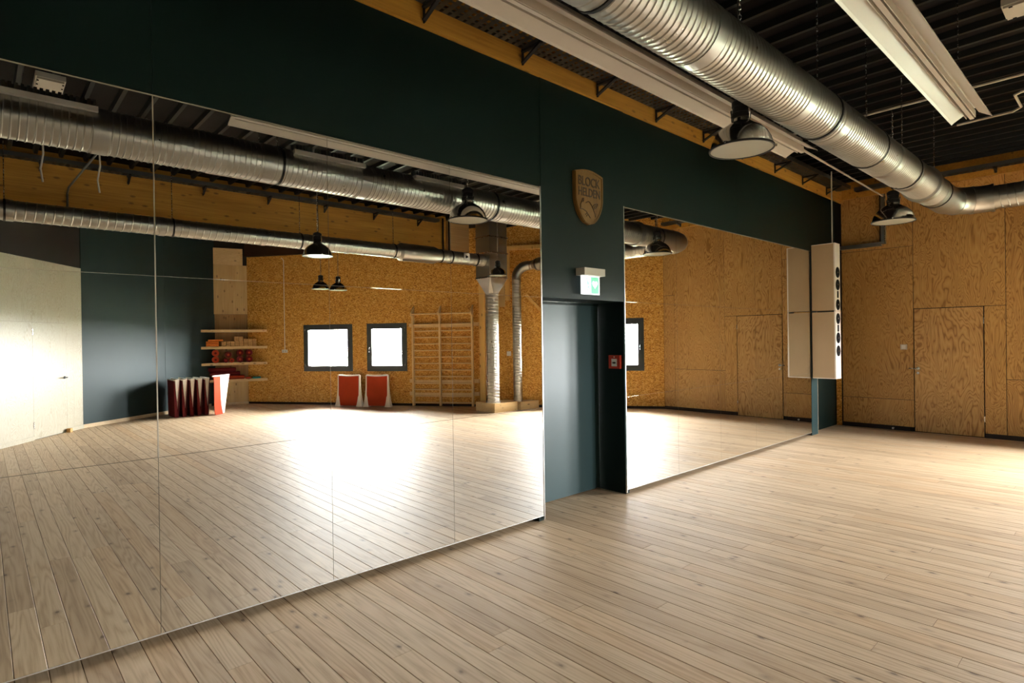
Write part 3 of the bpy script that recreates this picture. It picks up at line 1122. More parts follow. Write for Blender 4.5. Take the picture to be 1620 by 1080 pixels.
# box duct, funnel and fat upright duct
bx = empty('box_duct', (8.70, -6.45, 0.2), 'square sheet metal box duct with funnel above the fat upright duct', 'duct')
X0, X1, Y0, Y1 = 8.43, 8.96, -6.68, -6.20
MB().box(X0, X1, Y0, Y1, 3.06, 3.62).build('box_section', 'galv2', bx)
MB().box(X0, X1, Y0, Y1, 3.625, 3.98).build('box_section', 'galv2', bx)
MB().box(X0, X1, Y0, Y1, 3.985, ZC - 0.056).build('box_section', 'galv2', bx)
for z in (3.622, 3.982):
    MB().box(X0 - 0.02, X1 + 0.02, Y0 - 0.02, Y1 + 0.02, z - 0.015, z + 0.015).build('flange', 'chrome', bx)
MB().box(X0 - 0.012, X1 + 0.012, Y0 - 0.012, Y1 + 0.012, 3.05, 3.075).build('flange', 'chrome', bx)
fn = MB()
sq = [(X0, Y0), (X1, Y0), (X1, Y1), (X0, Y1)]
circ = [(8.70 + 0.15 * math.cos(math.pi / 4 * k + math.pi * 1.25 - math.pi / 8), -6.45 + 0.15 * math.sin(math.pi / 4 * k + math.pi * 1.25 - math.pi / 8)) for k in range(8)]
b0 = len(fn.v)
fn.v += [Vector((a, b, 3.05)) for a, b in sq] + [Vector((a, b, 2.70)) for a, b in circ]
for i in range(4):
    j = (i + 1) % 4
    fn.f.append((i, 4 + 2 * i, 4 + 2 * i + 1))
    fn.f.append((i, 4 + 2 * i + 1, 4 + (2 * i + 2) % 8, j))
fn.build('funnel', 'galv2', bx)
fat = empty('upright_duct', (8.70, -6.45, 0.2), 'fat upright spiral duct standing on a wooden plinth', 'duct')
MB().spiral((8.70, -6.45, 0.205), (8.70, -6.45, 2.70), 0.15, 0.075, 26, 0.006, 0.35).build('duct_section', 'galv', fat, 30)
MB().ring((8.70, -6.45, 0.225), (0, 0, 1), 0.15, 0.02, 0.04).build('foot_ring', 'galv2', fat, 30)
thin = empty('upright_duct', (9.36, -6.42, 0.18), 'thin upright spiral duct with an elbow at its top', 'duct')
tx, ty, tr = 9.36, -6.32, 0.105
MB().spiral((tx, ty, 0.185), (tx, ty, 3.10), tr, 0.065, 22, 0.005, 0.35).build('duct_section', 'galv', thin, 30)
el = []
for i in range(9):
    a = math.pi / 2 * i / 8
    el.append((tx + 0.24 - 0.24 * math.cos(a), ty + (0.20 - 0.20 * math.cos(a)), 3.10 + 0.30 * math.sin(a)))
MB().tube(el, 0.112, 22, caps=False).build('elbow', 'galv2', thin, 30)
MB().spiral(el[-1], (XB, -5.95, ZA + 0.03), tr, 0.065, 22, 0.004).build('duct_section', 'galv', thin, 30)
MB().tube([(XB - 0.01, -5.985, ZA + 0.03), (XB, -5.875, ZA + 0.03)], [0.108, 0.148], 22).build('reducer', 'galv2', thin, 30)
q = MB().box(8.67 - 0.17, 9.20, -6.85, -6.17, 0.0, 0.205).build('duct_plinth', 'pinex')
tag(q, 'pale wooden plinth box under the fat upright duct', 'plinth')
q = MB().prism([(9.28, -6.14), (9.86, -6.12), (9.86, -6.22), (9.42, -6.84), (9.28, -6.84)], 0.0, 0.185).build('duct_plinth', 'pinex')
tag(q, 'pale wooden plinth box under the thin upright duct', 'plinth')
q = MB().pbox(OSBW, 3.62, 3.72, 0.002, 0.03, 1.25, 1.36).build('socket', 'plastic')
tag(q, 'small white socket on the wall between the two upright ducts', 'socket')


# ------------------------------------------------------------------ pendant lamps
def make_lamp():
    t = empty('pendant_lamp', (0, 0, 0))
    n = 36
    R = 0.225
    # dome: profile (r, z) with z = 0 at the rim
    dome = [(R, 0.0), (R * 0.985, 0.02), (R * 0.93, 0.065), (R * 0.82, 0.110), (R * 0.66, 0.148), (R * 0.46, 0.176), (0.085, 0.190), (0.066, 0.200), (0.062, 0.225)]
    inner = [(r - 0.003, z - 0.002) for r, z in reversed(dome)]
    MB().lathe(dome + inner, (0, 0, 0), n, close=True).build('lamp_shade', 'alu', t, 35)
    MB().ring((0, 0, -0.002), (0, 0, 1), R - 0.004, 0.012, 0.014, n).build('rim', 'darkmetal', t, 35)
    MB().lathe([(R - 0.004, -0.004), (R - 0.03, -0.007), (0.05, -0.008)], (0, 0, 0), n).build('diffuser', 'opal', t, 35)
    cap = MB().lathe([(0.064, 0.222), (0.070, 0.228), (0.070, 0.262), (0.060, 0.268), (0.060, 0.31), (0.066, 0.315), (0.066, 0.35), (0.045, 0.368), (0.020, 0.374)], (0, 0, 0), 20).build('socket_housing', 'darkmetal', t, 30)
    for k in range(3):
        a = 2 * math.pi * k / 3 + 0.5
        MB().bar((0.066 * math.cos(a), 0.066 * math.sin(a), 0.20), (0.074 * math.cos(a), 0.074 * math.sin(a), 0.285), 0.016, 0.008, (math.cos(a), math.sin(a), 0)).build('clip', 'chrome', cap)
    for k in range(3):
        a = 2 * math.pi * k / 3 + 1.2
        c, s = math.cos(a), math.sin(a)
        MB().bar((0.222 * c, 0.222 * s, 0.004), (0.246 * c, 0.246 * s, 0.002), 0.018, 0.014).build('catch', 'chrome', t)
    MB().tube([(0, 0, 0.372), (0, 0, 0.39), (0.018, 0, 0.405), (0.018, 0, 0.425), (0, 0, 0.44), (-0.018, 0, 0.425), (-0.016, 0, 0.408)], 0.005, 6).build('hook', 'chrome', t, 40)
    return t


def chain(parent, z0, z1, off=(0, 0)):
    mb = MB()
    z = z0
    k = 0
    ox, oy = off
    while z < z1 - 0.03:
        pts = []
        for i in range(8):
            a = 2 * math.pi * i / 8
            p = 0.010 * math.cos(a)
            q = 0.022 * math.sin(a)
            pts.append((ox + (p if k % 2 else 0), oy + (0 if k % 2 else p), z + 0.022 + q))
        mb.tube(pts, 0.0032, 5, closed=True)
        z += 0.036
        k += 1
    return mb.build('chain', 'chrome', parent, 40)


def place_lamp(loc, label, scale=1.0, top=ZC - 0.06, proto=[]):
    if not proto:
        t = make_lamp()
        proto.append(t)
    else:
        t = copy_tree(proto[0])
        for ch in list(t.children):
            if ch.name.startswith(('chain', 'cable')):
                bpy.data.objects.remove(ch)
    t.location = (0, 0, 0)
    t.scale = (1, 1, 1)
    H_ = (top - loc[2]) / scale
    chain(t, 0.43, H_)
    MB().tube([(0.0, 0.012, 0.36), (0.02, 0.03, 0.5), (0.012, 0.02, 0.7), (0.012, 0.02, H_ + 0.058 / scale)], 0.004, 6).build('cable', 'darkmetal', t, 40)
    t.location = loc
    t.rotation_euler = (0, 0, random.uniform(0, 6))
    t.scale = (scale,) * 3
    tag(t, label, 'lamp', 'industrial pendant lamps')


place_lamp((4.24, -1.66, 3.065), 'aluminium pendant lamp hanging in front of the end of the near strip light', 1.0)
place_lamp((8.17, -1.66, 3.02), 'aluminium pendant lamp hanging before the plywood end wall under the duct bend', 1.0)
place_lamp((3.98, -5.20, 3.03), 'aluminium pendant lamp reflected in front of the slim back duct', 1.0)
place_lamp((8.15, -5.60, 3.02), 'aluminium pendant lamp reflected in front of the sheet metal funnel', 0.85)
place_lamp((6.02, -8.70, 2.83), 'small aluminium pendant lamp above the windows, right of the two', 0.85)
place_lamp((5.72, -8.95, 2.86), 'added copy of the small pendant lamp, standing in for its doubled reflection', 0.85)  # added lamp, replaces the doubled image of one lamp at a mirror joint


# ------------------------------------------------------------------ strip lights
def strip_light(yc, xa, xb, zr, half, label):
    t = empty('strip_light', ((xa + xb) / 2, yc, zr), label, 'strip light', 'long fluorescent strip lights')
    # housing
    MB().box(xa + 0.1, xb - 0.1, yc - 0.052, yc + 0.052, zr + 0.066, zr + 0.115).build('housing', 'white', t)
    for s in (-1, 1):
        y0, y1, y2 = yc + s * 0.048, yc + s * (half - 0.012), yc + s * half
        mb = MB()
        prof = [(y0, zr + 0.055), (y1, zr + 0.006), (y2, zr - 0.006), (y2, zr + 0.004), (y1, zr + 0.016), (y0, zr + 0.065)]
        mb.extrude([(xa, a, b) for a, b in prof], (xb - xa, 0, 0))
        mb.build('reflector_wing', 'white', t)
        MB().box(xa + 0.02, xb - 0.02, yc + s * 0.030 - 0.002, yc + s * 0.030 + 0.002, zr + 0.012, zr + 0.066).build('channel_lip', 'white', t)
    MB().box(xa - 0.02, xb + 0.03, yc - 0.014, yc + 0.014, zr + 0.016, zr + 0.066).build('track_rail', 'white', t)
    for xx in (xa + 0.5, (xa + xb) / 2, xb - 0.5):
        MB().tube([(xx, yc, zr + 0.115), (xx, yc, ZC - 0.055)], 0.004, 6).build('hanger_wire', 'chrome', t, 40)
    return t


strip_light(-1.358, 1.56, 6.18, 3.50, 0.155, 'long white strip light nearest the mirror wall')
strip_light(-2.74, 1.74, 6.12, 3.43, 0.135, 'long white strip light further into the room beyond the big duct')


# ------------------------------------------------------------------ cable trays
def cable_tray(a, b, width, n, name_label, brackets, drop=0.11):
    """perforated tray from a to b (bottom centre line), n = direction towards the room"""
    a, b = Vector(a), Vector(b)
    n = Vector(n)
    d = (b - a).normalized()
    Lg = (b - a).length
    t = empty('cable_tray', (a + b) / 2, name_label, 'cable tray')
    rails = MB()
    for s in (-1, 1):
        o = n * (s * width / 2)
        rails.bar(a + o + Vector((0, 0, 0.03)), b + o + Vector((0, 0, 0.03)), 0.004, 0.06)
    rails.build('side_rails', 'tray', t)
    mb = MB()
    k = int(Lg / 0.075)
    for i in range(k):
        p = a + d * (Lg * (i + 0.5) / k)
        mb.bar(p - n * (width / 2), p + n * (width / 2), 0.045, 0.003)
    for f in (-0.25, 0.0, 0.25):
        mb.bar(a + n * (width * f), b + n * (width * f), 0.02, 0.003)
    mb.build('perforated_base', 'tray', t)
    for q in brackets:
        p = a + d * q
        w = p - n * (width / 2 + 0.02)
        br = MB()
        br.bar(w + Vector((0, 0, -0.012)), p + n * (width / 2) + Vector((0, 0, -0.012)), 0.03, 0.018)
        br.bar(w + Vector((0, 0, -drop)), p + n * (width / 2 - 0.02) + Vector((0, 0, -0.02)), 0.03, 0.018)
        br.bar(w + Vector((0, 0, -drop - 0.02)), w + Vector((0, 0, 0.06)), 0.03, 0.01, (1, 0, 0))
        br.build('bracket', 'darkmetal', t)
    return t


cable_tray((-3.0, -0.165, 4.185), (11.2, -0.165, 4.185), 0.22, (0, -1, 0), 'dark perforated cable tray along the golden beam over the mirrors', [0.35 + 1.03 * i for i in range(14)])
cable_tray((-3.0, -6.72, 4.24), (7.4, -6.72, 4.24), 0.16, (0, -1, 0) if False else (0, 1, 0), 'dark perforated cable tray along the deep back beam', [0.5 + 1.05 * i for i in range(10)])
cable_tray((11.35, -0.3, 4.16), (11.35, -3.6, 4.16), 0.14, (-1, 0, 0), 'dark perforated cable tray along the top of the plywood end wall', [0.8, 1.9, 2.9], 0.05)
ct = empty('cable_duct', (11.55, -0.5, 3.3), 'angled zinc cable duct dropping from the ceiling in the end wall corner', 'cable duct')
MB().box(11.52, 11.598, -0.70, -0.64, 3.22, 4.08).build('upright_run', 'galv2', ct)
MB().box(11.515, 11.52, -0.705, -0.695, 3.22, 4.08).build('flange', 'chrome', ct)
MB().box(11.52, 11.598, -0.64, 0.01, 3.19, 3.255).build('level_run', 'galv2', ct)
MB().box(11.522, 11.53, -0.635, -0.618, 3.26, 4.08).build('dark_lip', 'darkmetal', ct)  # thin black strip beside the upright run

# ------------------------------------------------------------------ conduits
def pipe(pts, r, label, mat='white', cat='conduit', name='conduit'):
    o = MB().tube(pts, r, 8).build(name, mat, None, 40)
    return tag(o, label, cat)


pipe([(6.22, -1.358, 3.55), (11.40, -0.70, 4.02)], 0.012, 'thin conduit running from the near strip light to the end wall')
pipe([(8.0, -0.45, 4.33), (8.0, -5.2, 4.33)], 0.014, 'thin conduit crossing the dark ceiling beyond the far strip light')
pipe([(8.7, -2.2, 4.16), (8.66, -2.72, 4.16), (8.55, -2.80, 4.16), (8.08, -2.80, 4.16), (8.02, -2.86, 4.16), (8.0, -3.9, 4.16)], 0.014, 'stepped conduit under the dark ceiling at the right edge')
pipe([(10.20, -0.30, 3.14), (10.20, -0.30, 4.30)], 0.010, 'upright cable from the ceiling to the top of the column speaker', 'greyplastic')
pipe([(1.69, -2.74, 3.47), (0.9, -2.74, 3.56), (0.95, -6.60, 3.90), (0.95, -6.80, 3.85), (0.95, -6.82, 3.60)], 0.014, 'bent conduit from the far strip light to the back beam', 'tray')
pipe([OSBW.p(9.83, 0.012, 1.46), OSBW.p(9.83, 0.012, 3.85), OSBW.p(9.9, 0.012, 3.92)], 0.009, 'white conduit running down the strand board wall to a socket', 'plastic')
sk = empty('socket', OSBW.p(9.82, 0.02, 1.42), 'white surface socket at the end of the wall conduit', 'socket')
MB().pbox(OSBW, 9.75, 9.90, 0.001, 0.04, 1.38, 1.46).build('socket_box', 'plastic', sk)
MB().pbox(OSBW, 9.77, 9.81, 0.04, 0.044, 1.40, 1.44).pbox(OSBW, 9.84, 9.88, 0.04, 0.044, 1.40, 1.44).build('socket_holes', 'greyplastic', sk)
for k, (xx, yy) in enumerate(((0.62, -5.9), (1.25, -6.1))):
    pipe([(xx, yy, ZC - 0.06), (xx + 0.01, yy - 0.03, 4.15), (xx - 0.02, yy - 0.04, 3.95), (xx + 0.0, yy - 0.03, 3.78)], 0.011,
         ('pale cable end dangling under the big duct at the left', 'second pale cable end dangling under the big duct')[k], 'greyplastic', 'cable', 'dangling_cable')
pipe([(7.60, -6.80, ZC - 0.06), (7.60, -6.80, 3.40)], 0.02, 'dark upright pipe at the right end of the back beam', 'darkmetal', 'pipe', 'pipe')
pipe([(7.76, -6.80, ZC - 0.06), (7.76, -6.80, 3.40)], 0.02, 'second dark upright pipe at the right end of the back beam', 'darkmetal', 'pipe', 'pipe')

# emergency light boxes on the ceiling
for (xa, xb, ya, yb, lb) in ((0.43, 0.67, -4.09, -3.63, 'pale rectangular emergency light reflected at top left'),
                             (6.16, 6.44, -3.40, -2.93, 'pale rectangular emergency light on the ceiling at top right')):
    t = empty('emergency_light', ((xa + xb) / 2, (ya + yb) / 2, 4.30), lb, 'emergency light', 'ceiling emergency lights')
    MB().box(xa, xb, ya, yb, 4.31, 4.362).build('housing', 'greyplastic', t)
    MB().box(xa + 0.012, xb - 0.012, ya + 0.012, yb - 0.012, 4.29, 4.31).build('cover', 'white', t)
    mb = MB()
    for i in range(4):
        for sx in (xa + 0.02, xb - 0.02):
            yy = ya + (yb - ya) * (i + 0.5) / 4
            mb.box(sx - 0.008, sx + 0.008, yy - 0.012, yy + 0.012, 4.286, 4.29)
    mb.build('screws', 'cone', t)

# ------------------------------------------------------------------ column speakers
for k, (z0, z1) in enumerate(((0.945, 2.035), (2.040, 3.13))):
    lb = ('lower of two beige column speakers at the end of the mirrors', 'upper of two beige column speakers at the end of the mirrors')[k]
    t = empty('column_speaker', (10.18, -0.19, z0), lb, 'speaker', 'stacked column speakers')
    xa, xb, ya, yb = 10.085, 10.305, -0.355, -0.020
    MB().box(xa, xb, ya, yb, z0 + 0.012, z1 - 0.012).build('cabinet', 'speaker', t)
    MB().box(xa - 0.003, xb + 0.003, ya - 0.020, ya, z0, z1).build('front_board', 'speakerw', t)
    MB().box(xa - 0.003, xb + 0.003, ya, yb, z0 if k == 0 else z1 - 0.012, z0 + 0.012 if k == 0 else z1).build('end_cap', 'speakerw', t)
    xm = (xa + xb) / 2
    zs = [z0 + 0.97, z0 + 0.66, z0 + 0.45] if k == 0 else [z0 + 0.10, z0 + 0.42, z0 + 0.62]
    for z in zs:
        dr = MB().tube([(xm, ya - 0.0205, z), (xm, ya - 0.024, z)], 0.088, 24).build('driver', 'cone', t, 40)
        MB().tube([(xm, ya - 0.024, z), (xm, ya - 0.030, z)], 0.011, 12).build('dust_cap', 'chrome', dr, 40)
    zt = z0 + 0.815 if k == 0 else z0 + 0.265
    MB().box(xm - 0.03, xm + 0.03, ya - 0.024, ya - 0.0205, zt - 0.055, zt + 0.055).build('tweeter', 'cone', t)

# ------------------------------------------------------------------ exit sign
ex = empty('exit_sign', (4.4, -0.004, 2.2), 'lit green and white emergency exit sign over the dark door', 'exit sign')
MB().box(4.235, 4.545, -0.115, -0.005, 2.262, 2.332).build('bracket', 'greyplastic', ex)
pan = MB().box(4.245, 4.515, -0.066, -0.054, 2.080, 2.262).build('sign_panel', 'signlit', ex)
yq = -0.0672
MB().box(4.385, 4.500, yq, -0.0662, 2.092, 2.252).build('green_field', 'signgreen', pan)
MB().box(4.275, 4.283, yq, -0.0662, 2.092, 2.252).build('door_line', 'signgreen', pan)
# white heart-shaped arrow on the green field
hp = []
for i in range(20):
    a = 2 * math.pi * i / 20
    hx = 0.0026 * 16 * math.sin(a) ** 3
    hy = 0.0026 * (13 * math.cos(a) - 5 * math.cos(2 * a) - 2 * math.cos(3 * a) - math.cos(4 * a))
    hp.append((4.4425 + hx, yq - 0.0006, 2.182 + hy))
MB().extrude(hp, (0, -0.0006, 0)).build('arrow_mark', 'signlit', pan)
man = MB()
man.bar((4.330, yq - 0.0006, 2.215), (4.345, yq - 0.0006, 2.165), 0.001, 0.012, (1, 0, 0))
man.bar((4.345, yq - 0.0006, 2.165), (4.325, yq - 0.0006, 2.110), 0.001, 0.010, (1, 0, 0))
man.bar((4.345, yq - 0.0006, 2.165), (4.365, yq - 0.0006, 2.125), 0.001, 0.010, (1, 0, 0))
man.bar((4.310, yq - 0.0006, 2.185), (4.360, yq - 0.0006, 2.195), 0.001, 0.009, (0, 0, 1))
man.tube([(4.325, yq, 2.232), (4.325, yq - 0.001, 2.232)], 0.009, 10)
man.build('running_figure', 'signgreen', pan)

# fire alarm call point on the right jamb
fa = empty('fire_call_point', (XDR, 0.12, 1.40), 'red fire alarm call point on the door jamb', 'fire alarm')
MB().box(XDR - 0.035, XDR - 0.001, 0.050, 0.200, 1.328, 1.470).build('housing', 'red', fa)
gl = MB().box(XDR - 0.039, XDR - 0.0352, 0.090, 0.160, 1.352, 1.432).build('glass_plate', 'plastic', fa)
MB().tube([(XDR - 0.039, 0.125, 1.39), (XDR - 0.041, 0.125, 1.39)], 0.012, 12).build('push_dot', 'cone', gl, 40)
MB().extrude([(XDR - 0.0395, 0.100, 1.378), (XDR - 0.0395, 0.112, 1.39), (XDR - 0.0395, 0.100, 1.402)], (-0.001, 0, 0)).extrude([(XDR - 0.0395, 0.150, 1.378), (XDR - 0.0395, 0.138, 1.39), (XDR - 0.0395, 0.150, 1.402)], (-0.001, 0, 0)).build('arrow_marks', 'cone', gl)
MB().tube([(XDR - 0.035, 0.125, 1.452), (XDR - 0.039, 0.125, 1.452)], 0.007, 10).build('lamp_dot', 'plastic', fa, 40)

# ------------------------------------------------------------------ carved shield
sh = empty('wall_shield', (4.415, -0.004, 3.0), 'carved wooden shield with block lettering over the dark door', 'plaque')


def shield_outline(w, h, zc, xc):
    pts = []
    for i in range(9):                       # arched top, left to right
        f = i / 8
        pts.append((xc - w + 2 * w * f, zc + h * (0.86 + 0.14 * math.sin(math.pi * f))))
    for f in (0.1, 0.25, 0.4, 0.52, 0.64, 0.74, 0.83, 0.91, 0.96):
        zz = 0.86 - 1.86 * f
        xx = w * (1 if zz > -0.05 else math.sqrt(max(0.0, 1 - ((-0.05 - zz) / 0.95) ** 1.6)))
        pts.append((xc + xx, zc + h * zz))
    pts.append((xc, zc - h))
    for f in (0.96, 0.91, 0.83, 0.74, 0.64, 0.52, 0.4, 0.25, 0.1):
        zz = 0.86 - 1.86 * f
        xx = w * (1 if zz > -0.05 else math.sqrt(max(0.0, 1 - ((-0.05 - zz) / 0.95) ** 1.6)))
        pts.append((xc - xx, zc + h * zz))
    return pts


xc, zc = 4.413, 3.035
MB().extrude([(a, -0.005, b) for a, b in shield_outline(0.212, 0.268, zc, xc)], (0, -0.032, 0)).build('shield_body', 'plaque', sh)
o_, i_ = shield_outline(0.205, 0.260, zc, xc), shield_outline(0.188, 0.243, zc, xc)
rim = MB()
nn = len(o_)
for (pa, pb) in ((o_, i_),):
    b0 = len(rim.v)
    for yv in (-0.036, -0.044):
        rim.v += [Vector((a, yv, b)) for a, b in pa] + [Vector((a, yv, b)) for a, b in pb]
    for i in range(nn):
        j = (i + 1) % nn
        rim.f += [(2 * nn + i, 2 * nn + j, 3 * nn + j, 3 * nn + i), (i, j, 2 * nn + j, 2 * nn + i), (nn + i, nn + j, 3 * nn + j, 3 * nn + i)]
rim.build('raised_rim', 'plaque', sh)


def text_mesh(name, txt, xc_, zc_, height, width, yv, mat, parent):
    cu = bpy.data.curves.new(name, 'FONT')
    cu.body = txt
    cu.align_x = 'CENTER'
    cu.align_y = 'CENTER'
    cu.extrude = 0.02
    cu.offset = 0.012
    tmp = bpy.data.objects.new(name, cu)
    COL.objects.link(tmp)
    dg = bpy.context.evaluated_depsgraph_get()
    me = bpy.data.meshes.new_from_object(tmp.evaluated_get(dg))
    bpy.data.objects.remove(tmp)
    xs = [v.co.x for v in me.vertices]
    ys = [v.co.y for v in me.vertices]
    sx = width / (max(xs) - min(xs))
    sy = height / (max(ys) - min(ys))
    mx, my = (max(xs) + min(xs)) / 2, (max(ys) + min(ys)) / 2
    o0 = wloc(parent)
    for v in me.vertices:
        p = Vector((xc_ + (v.co.x - mx) * sx, yv - v.co.z * 0.1, zc_ + (v.co.y - my) * sy)) - o0
        v.co = p
    me.materials.clear()
    me.materials.append(M[mat])
    o = bpy.data.objects.new(name, me)
    COL.objects.link(o)
    o.parent = parent
    return o


text_mesh('lettering', 'BLOCK', xc, zc + 0.150, 0.090, 0.325, -0.038, 'plaqueln', sh)
text_mesh('lettering', 'HELDEN', xc, zc + 0.045, 0.082, 0.325, -0.038, 'plaqueln', sh)
em = MB()


def stroke(pts, w=0.004):
    em.tube([(xc + a, -0.038, zc + b) for a, b in pts], w, 6)


stroke([(-0.10, -0.020), (-0.115, -0.055), (-0.135, -0.085), (-0.135, -0.115)])
stroke([(-0.085, -0.020), (-0.10, -0.055), (-0.085, -0.035)])
stroke([(0.0, -0.045), (0.030, -0.075), (0.055, -0.110), (0.080, -0.150), (0.088, -0.185)])
stroke([(-0.145, -0.125), (-0.10, -0.125), (-0.055, -0.140), (-0.02, -0.170), (0.01, -0.20)])
stroke([(0.055, -0.110), (0.045, -0.085), (0.075, -0.060), (0.120, -0.045), (0.125, -0.060), (0.100, -0.090), (0.055, -0.110)])
stroke([(0.07, -0.088), (0.105, -0.062)])
stroke([(-0.055, -0.060), (-0.02, -0.042), (0.0, -0.045)])
stroke([(-0.065, -0.175), (-0.035, -0.150)])
stroke([(-0.050, -0.190), (-0.020, -0.165)])
em.build('engraved_emblem', 'plaqueln', sh)

# ------------------------------------------------------------------ wall bars
wb = empty('wall_bars', OSBW.p(5.35, 0.1, 0), 'double wooden wall bars on the strand board wall', 'wall bars')
for s in (4.575, 5.415, 6.13):
    MB().pbox(OSBW, s - 0.020, s + 0.020, 0.045, 0.145, 0.02, 2.36).build('upright', 'bars', wb)
for (a, b) in ((4.595, 5.395), (5.435, 6.11)):
    for i in range(13):
        z = 0.10 + 0.163 * i
        MB().tube([OSBW.p(a, 0.10, z), OSBW.p(b, 0.10, z)], 0.017, 8).build('rung', 'bars', wb, 40)
    for z in (0.24, 0.56, 1.98):
        MB().pbox(OSBW, a, b, 0.045, 0.068, z, z + 0.10).build('cross_board', 'bars', wb)
    MB().tube([OSBW.p(a, 0.19, 2.315), OSBW.p(b, 0.19, 2.315)], 0.018, 8).build('top_rung', 'bars', wb, 40)
for s in (4.575, 5.415, 6.13):
    MB().extrude([OSBW.p(s - 0.02, 0.06, 2.30), OSBW.p(s - 0.02, 0.22, 2.27), OSBW.p(s - 0.02, 0.22, 2.35), OSBW.p(s - 0.02, 0.03, 2.52)], Vector((OSBW.u.x, OSBW.u.y, 0)) * 0.04).build('top_bracket', 'bars', wb)
for s in (4.49, 6.20):
    for z in (0.27, 0.59, 2.0):
        MB().pbox(OSBW, s - 0.06, s + 0.06, 0.001, 0.045, z, z + 0.09).build('wall_block', 'bars', wb)

# ------------------------------------------------------------------ corner shelves and what lies on them
SFA, SFB = Vector((4.177, -12.66)), Vector((5.685, -12.28))
su = (SFB - SFA).normalized()
sn = Vector((-su.y, su.x))
if sn.dot(INSIDE - SFA) < 0:
    sn = -sn
SL = (SFB - SFA).length


def sp(s, depth, z):
    q = SFA + su * s - sn * depth
    return Vector((q.x, q.y, z))


SZ = [0.70, 1.14, 1.57, 2.01]
for z, nm in zip(SZ, ('lowest', 'second lowest', 'second highest', 'highest')):
    ip2 = OSBW.p(OSBW.L - 0.03, 0.03, 0)
    ip3 = TW.p(0.03, 0.03, 0)
    a_ = sp(0.0, 0, 0)
    b_ = sp(SL, 0, 0)
    ta = TW.p((Vector((a_.x, a_.y)) - TW.a).dot(TW.u), 0.004, 0)
    tb = OSBW.p((Vector((b_.x, b_.y)) - OSBW.a).dot(OSBW.u), 0.004, 0)
    o = MB().prism([(ta.x, ta.y), (tb.x, tb.y), (ip2.x, ip2.y), (ip3.x, ip3.y)], z - 0.065, z).build('shelf_board', 'pinex')
    tag(o, '%s of the four pine corner shelf boards' % nm, 'shelf', 'pine corner shelves')

ang = math.atan2(su.y, su.x)


def sbox(s0, s1, d0, d1, z0, z1):
    c = [sp(s, d, z) for z in (z0, z1) for s, d in ((s0, d0), (s1, d0), (s1, d1), (s0, d1))]
    return MB().quadbox(c)


# cork blocks on the second highest shelf
z0 = SZ[2] + 0.001
bw, bh = 0.101, 0.064
rows = [(8, 0.46), (8, 0.46), (2, 0.765), (3, 0.985), (2, 0.765)]
zz = [0, 1, 2, 2, 3]
names = ('bottom', 'second', 'third', 'third', 'top')
for (n, sst), lv, nm in zip(rows, zz, names):
    for i in range(n):
        s = sst + i * (bw + 0.005)
        if s + bw > SL - 0.10:
            break
        o = sbox(s, s + bw, 0.025 + 0.006 * ((i + lv) % 3), 0.215, z0 + lv * (bh + 0.0015), z0 + lv * (bh + 0.0015) + bh).build('cork_block', 'cork')
        tag(o, 'cork block, %s layer up, %s from the orange pads' % (nm, (ORD + ['sixth', 'seventh', 'eighth'])[i]), 'block', 'cork blocks on the corner shelf')
        if lv == 2 and sst > 0.9:
            o['label'] = 'cork block in the right-hand half of the third layer, %s of three' % ORD[i]
        bv = o.modifiers.new('edge', 'BEVEL')
        bv.width = 0.009
        bv.segments = 1
# orange pads
for i in range(4):
    sh_ = 0.05 if i == 3 else 0.0
    mb = MB()
    a = sp(0.10 + sh_, 0.03, 0)
    b = sp(0.40 + sh_ * 2.0, 0.03, 0)
    c = sp(0.40 + sh_ * 2.0, 0.22, 0)
    d = sp(0.16 + sh_, 0.22, 0)
    mb.prism([(a.x, a.y), (b.x, b.y), (c.x, c.y), (d.x, d.y)], z0 + i * 0.047, z0 + i * 0.047 + 0.043)
    o = mb.build('foam_pad', 'orange')
    bv = o.modifiers.new('edge', 'BEVEL')
    bv.width = 0.012
    bv.segments = 2
    tag(o, 'bright orange foam pad, %s of the pile on the corner shelf' % ('lowest', 'second from below', 'second from top', 'topmost')[i], 'pad', 'orange foam pads')


def roll(name, a, b, r, mat, label, group, cat='bolster'):
    a, b = Vector(a), Vector(b)
    d = (b - a)
    t = empty(name, a, label, cat, group)
    MB().tube([a, a + d * 0.03, a + d * 0.97, b], [r * 0.86, r, r, r * 0.86], 16).build('roll_body', mat, t, 40)
    MB().tube([a - d.normalized() * 0.003, a + d * 0.002], r * 0.35, 12).build('end_button', 'maroon' if mat != 'maroon' else 'redcloth', t, 40)
    return t


# red bolsters on the second lowest shelf, ends to the room
z1 = SZ[1]
rb_ = 0.085
bs = [(0.32, 0, 'redcloth'), (0.32, 1, 'redcloth'), (0.56, 0, 'maroon'), (0.70, 0, 'redcloth'), (0.62, 1, 'maroon'), (0.90, 0, 'maroon'), (0.90, 1, 'maroon'), (1.12, 0, 'maroon'), (1.12, 1, 'maroon')]
lbs = ('bright red bolster at the left end of the shelf, lower of the pair', 'bright red bolster at the left end of the shelf, upper of the pair', 'maroon bolster lying left of the small red one', 'red bolster lower middle of the bolster shelf',
       'maroon bolster lying on top in the middle', 'maroon bolster right of the middle, lower of the pair', 'maroon bolster right of the middle, upper of the pair', 'maroon bolster furthest right, lower of the pair', 'maroon bolster furthest right, upper of the pair')
for (s, lv, mt), lb in zip(bs, lbs):
    r_ = rb_ if mt == 'redcloth' and s < 0.5 else (0.06 if s in (0.56, 0.70) else 0.085)
    zz_ = z1 + r_ + 0.001 + (0 if lv == 0 else (0.172 if s != 0.62 else 0.125))
    roll('bolster', sp(s, 0.03, zz_), sp(s, 0.19, zz_), r_, mt, lb, 'rolled bolsters on the corner shelf')
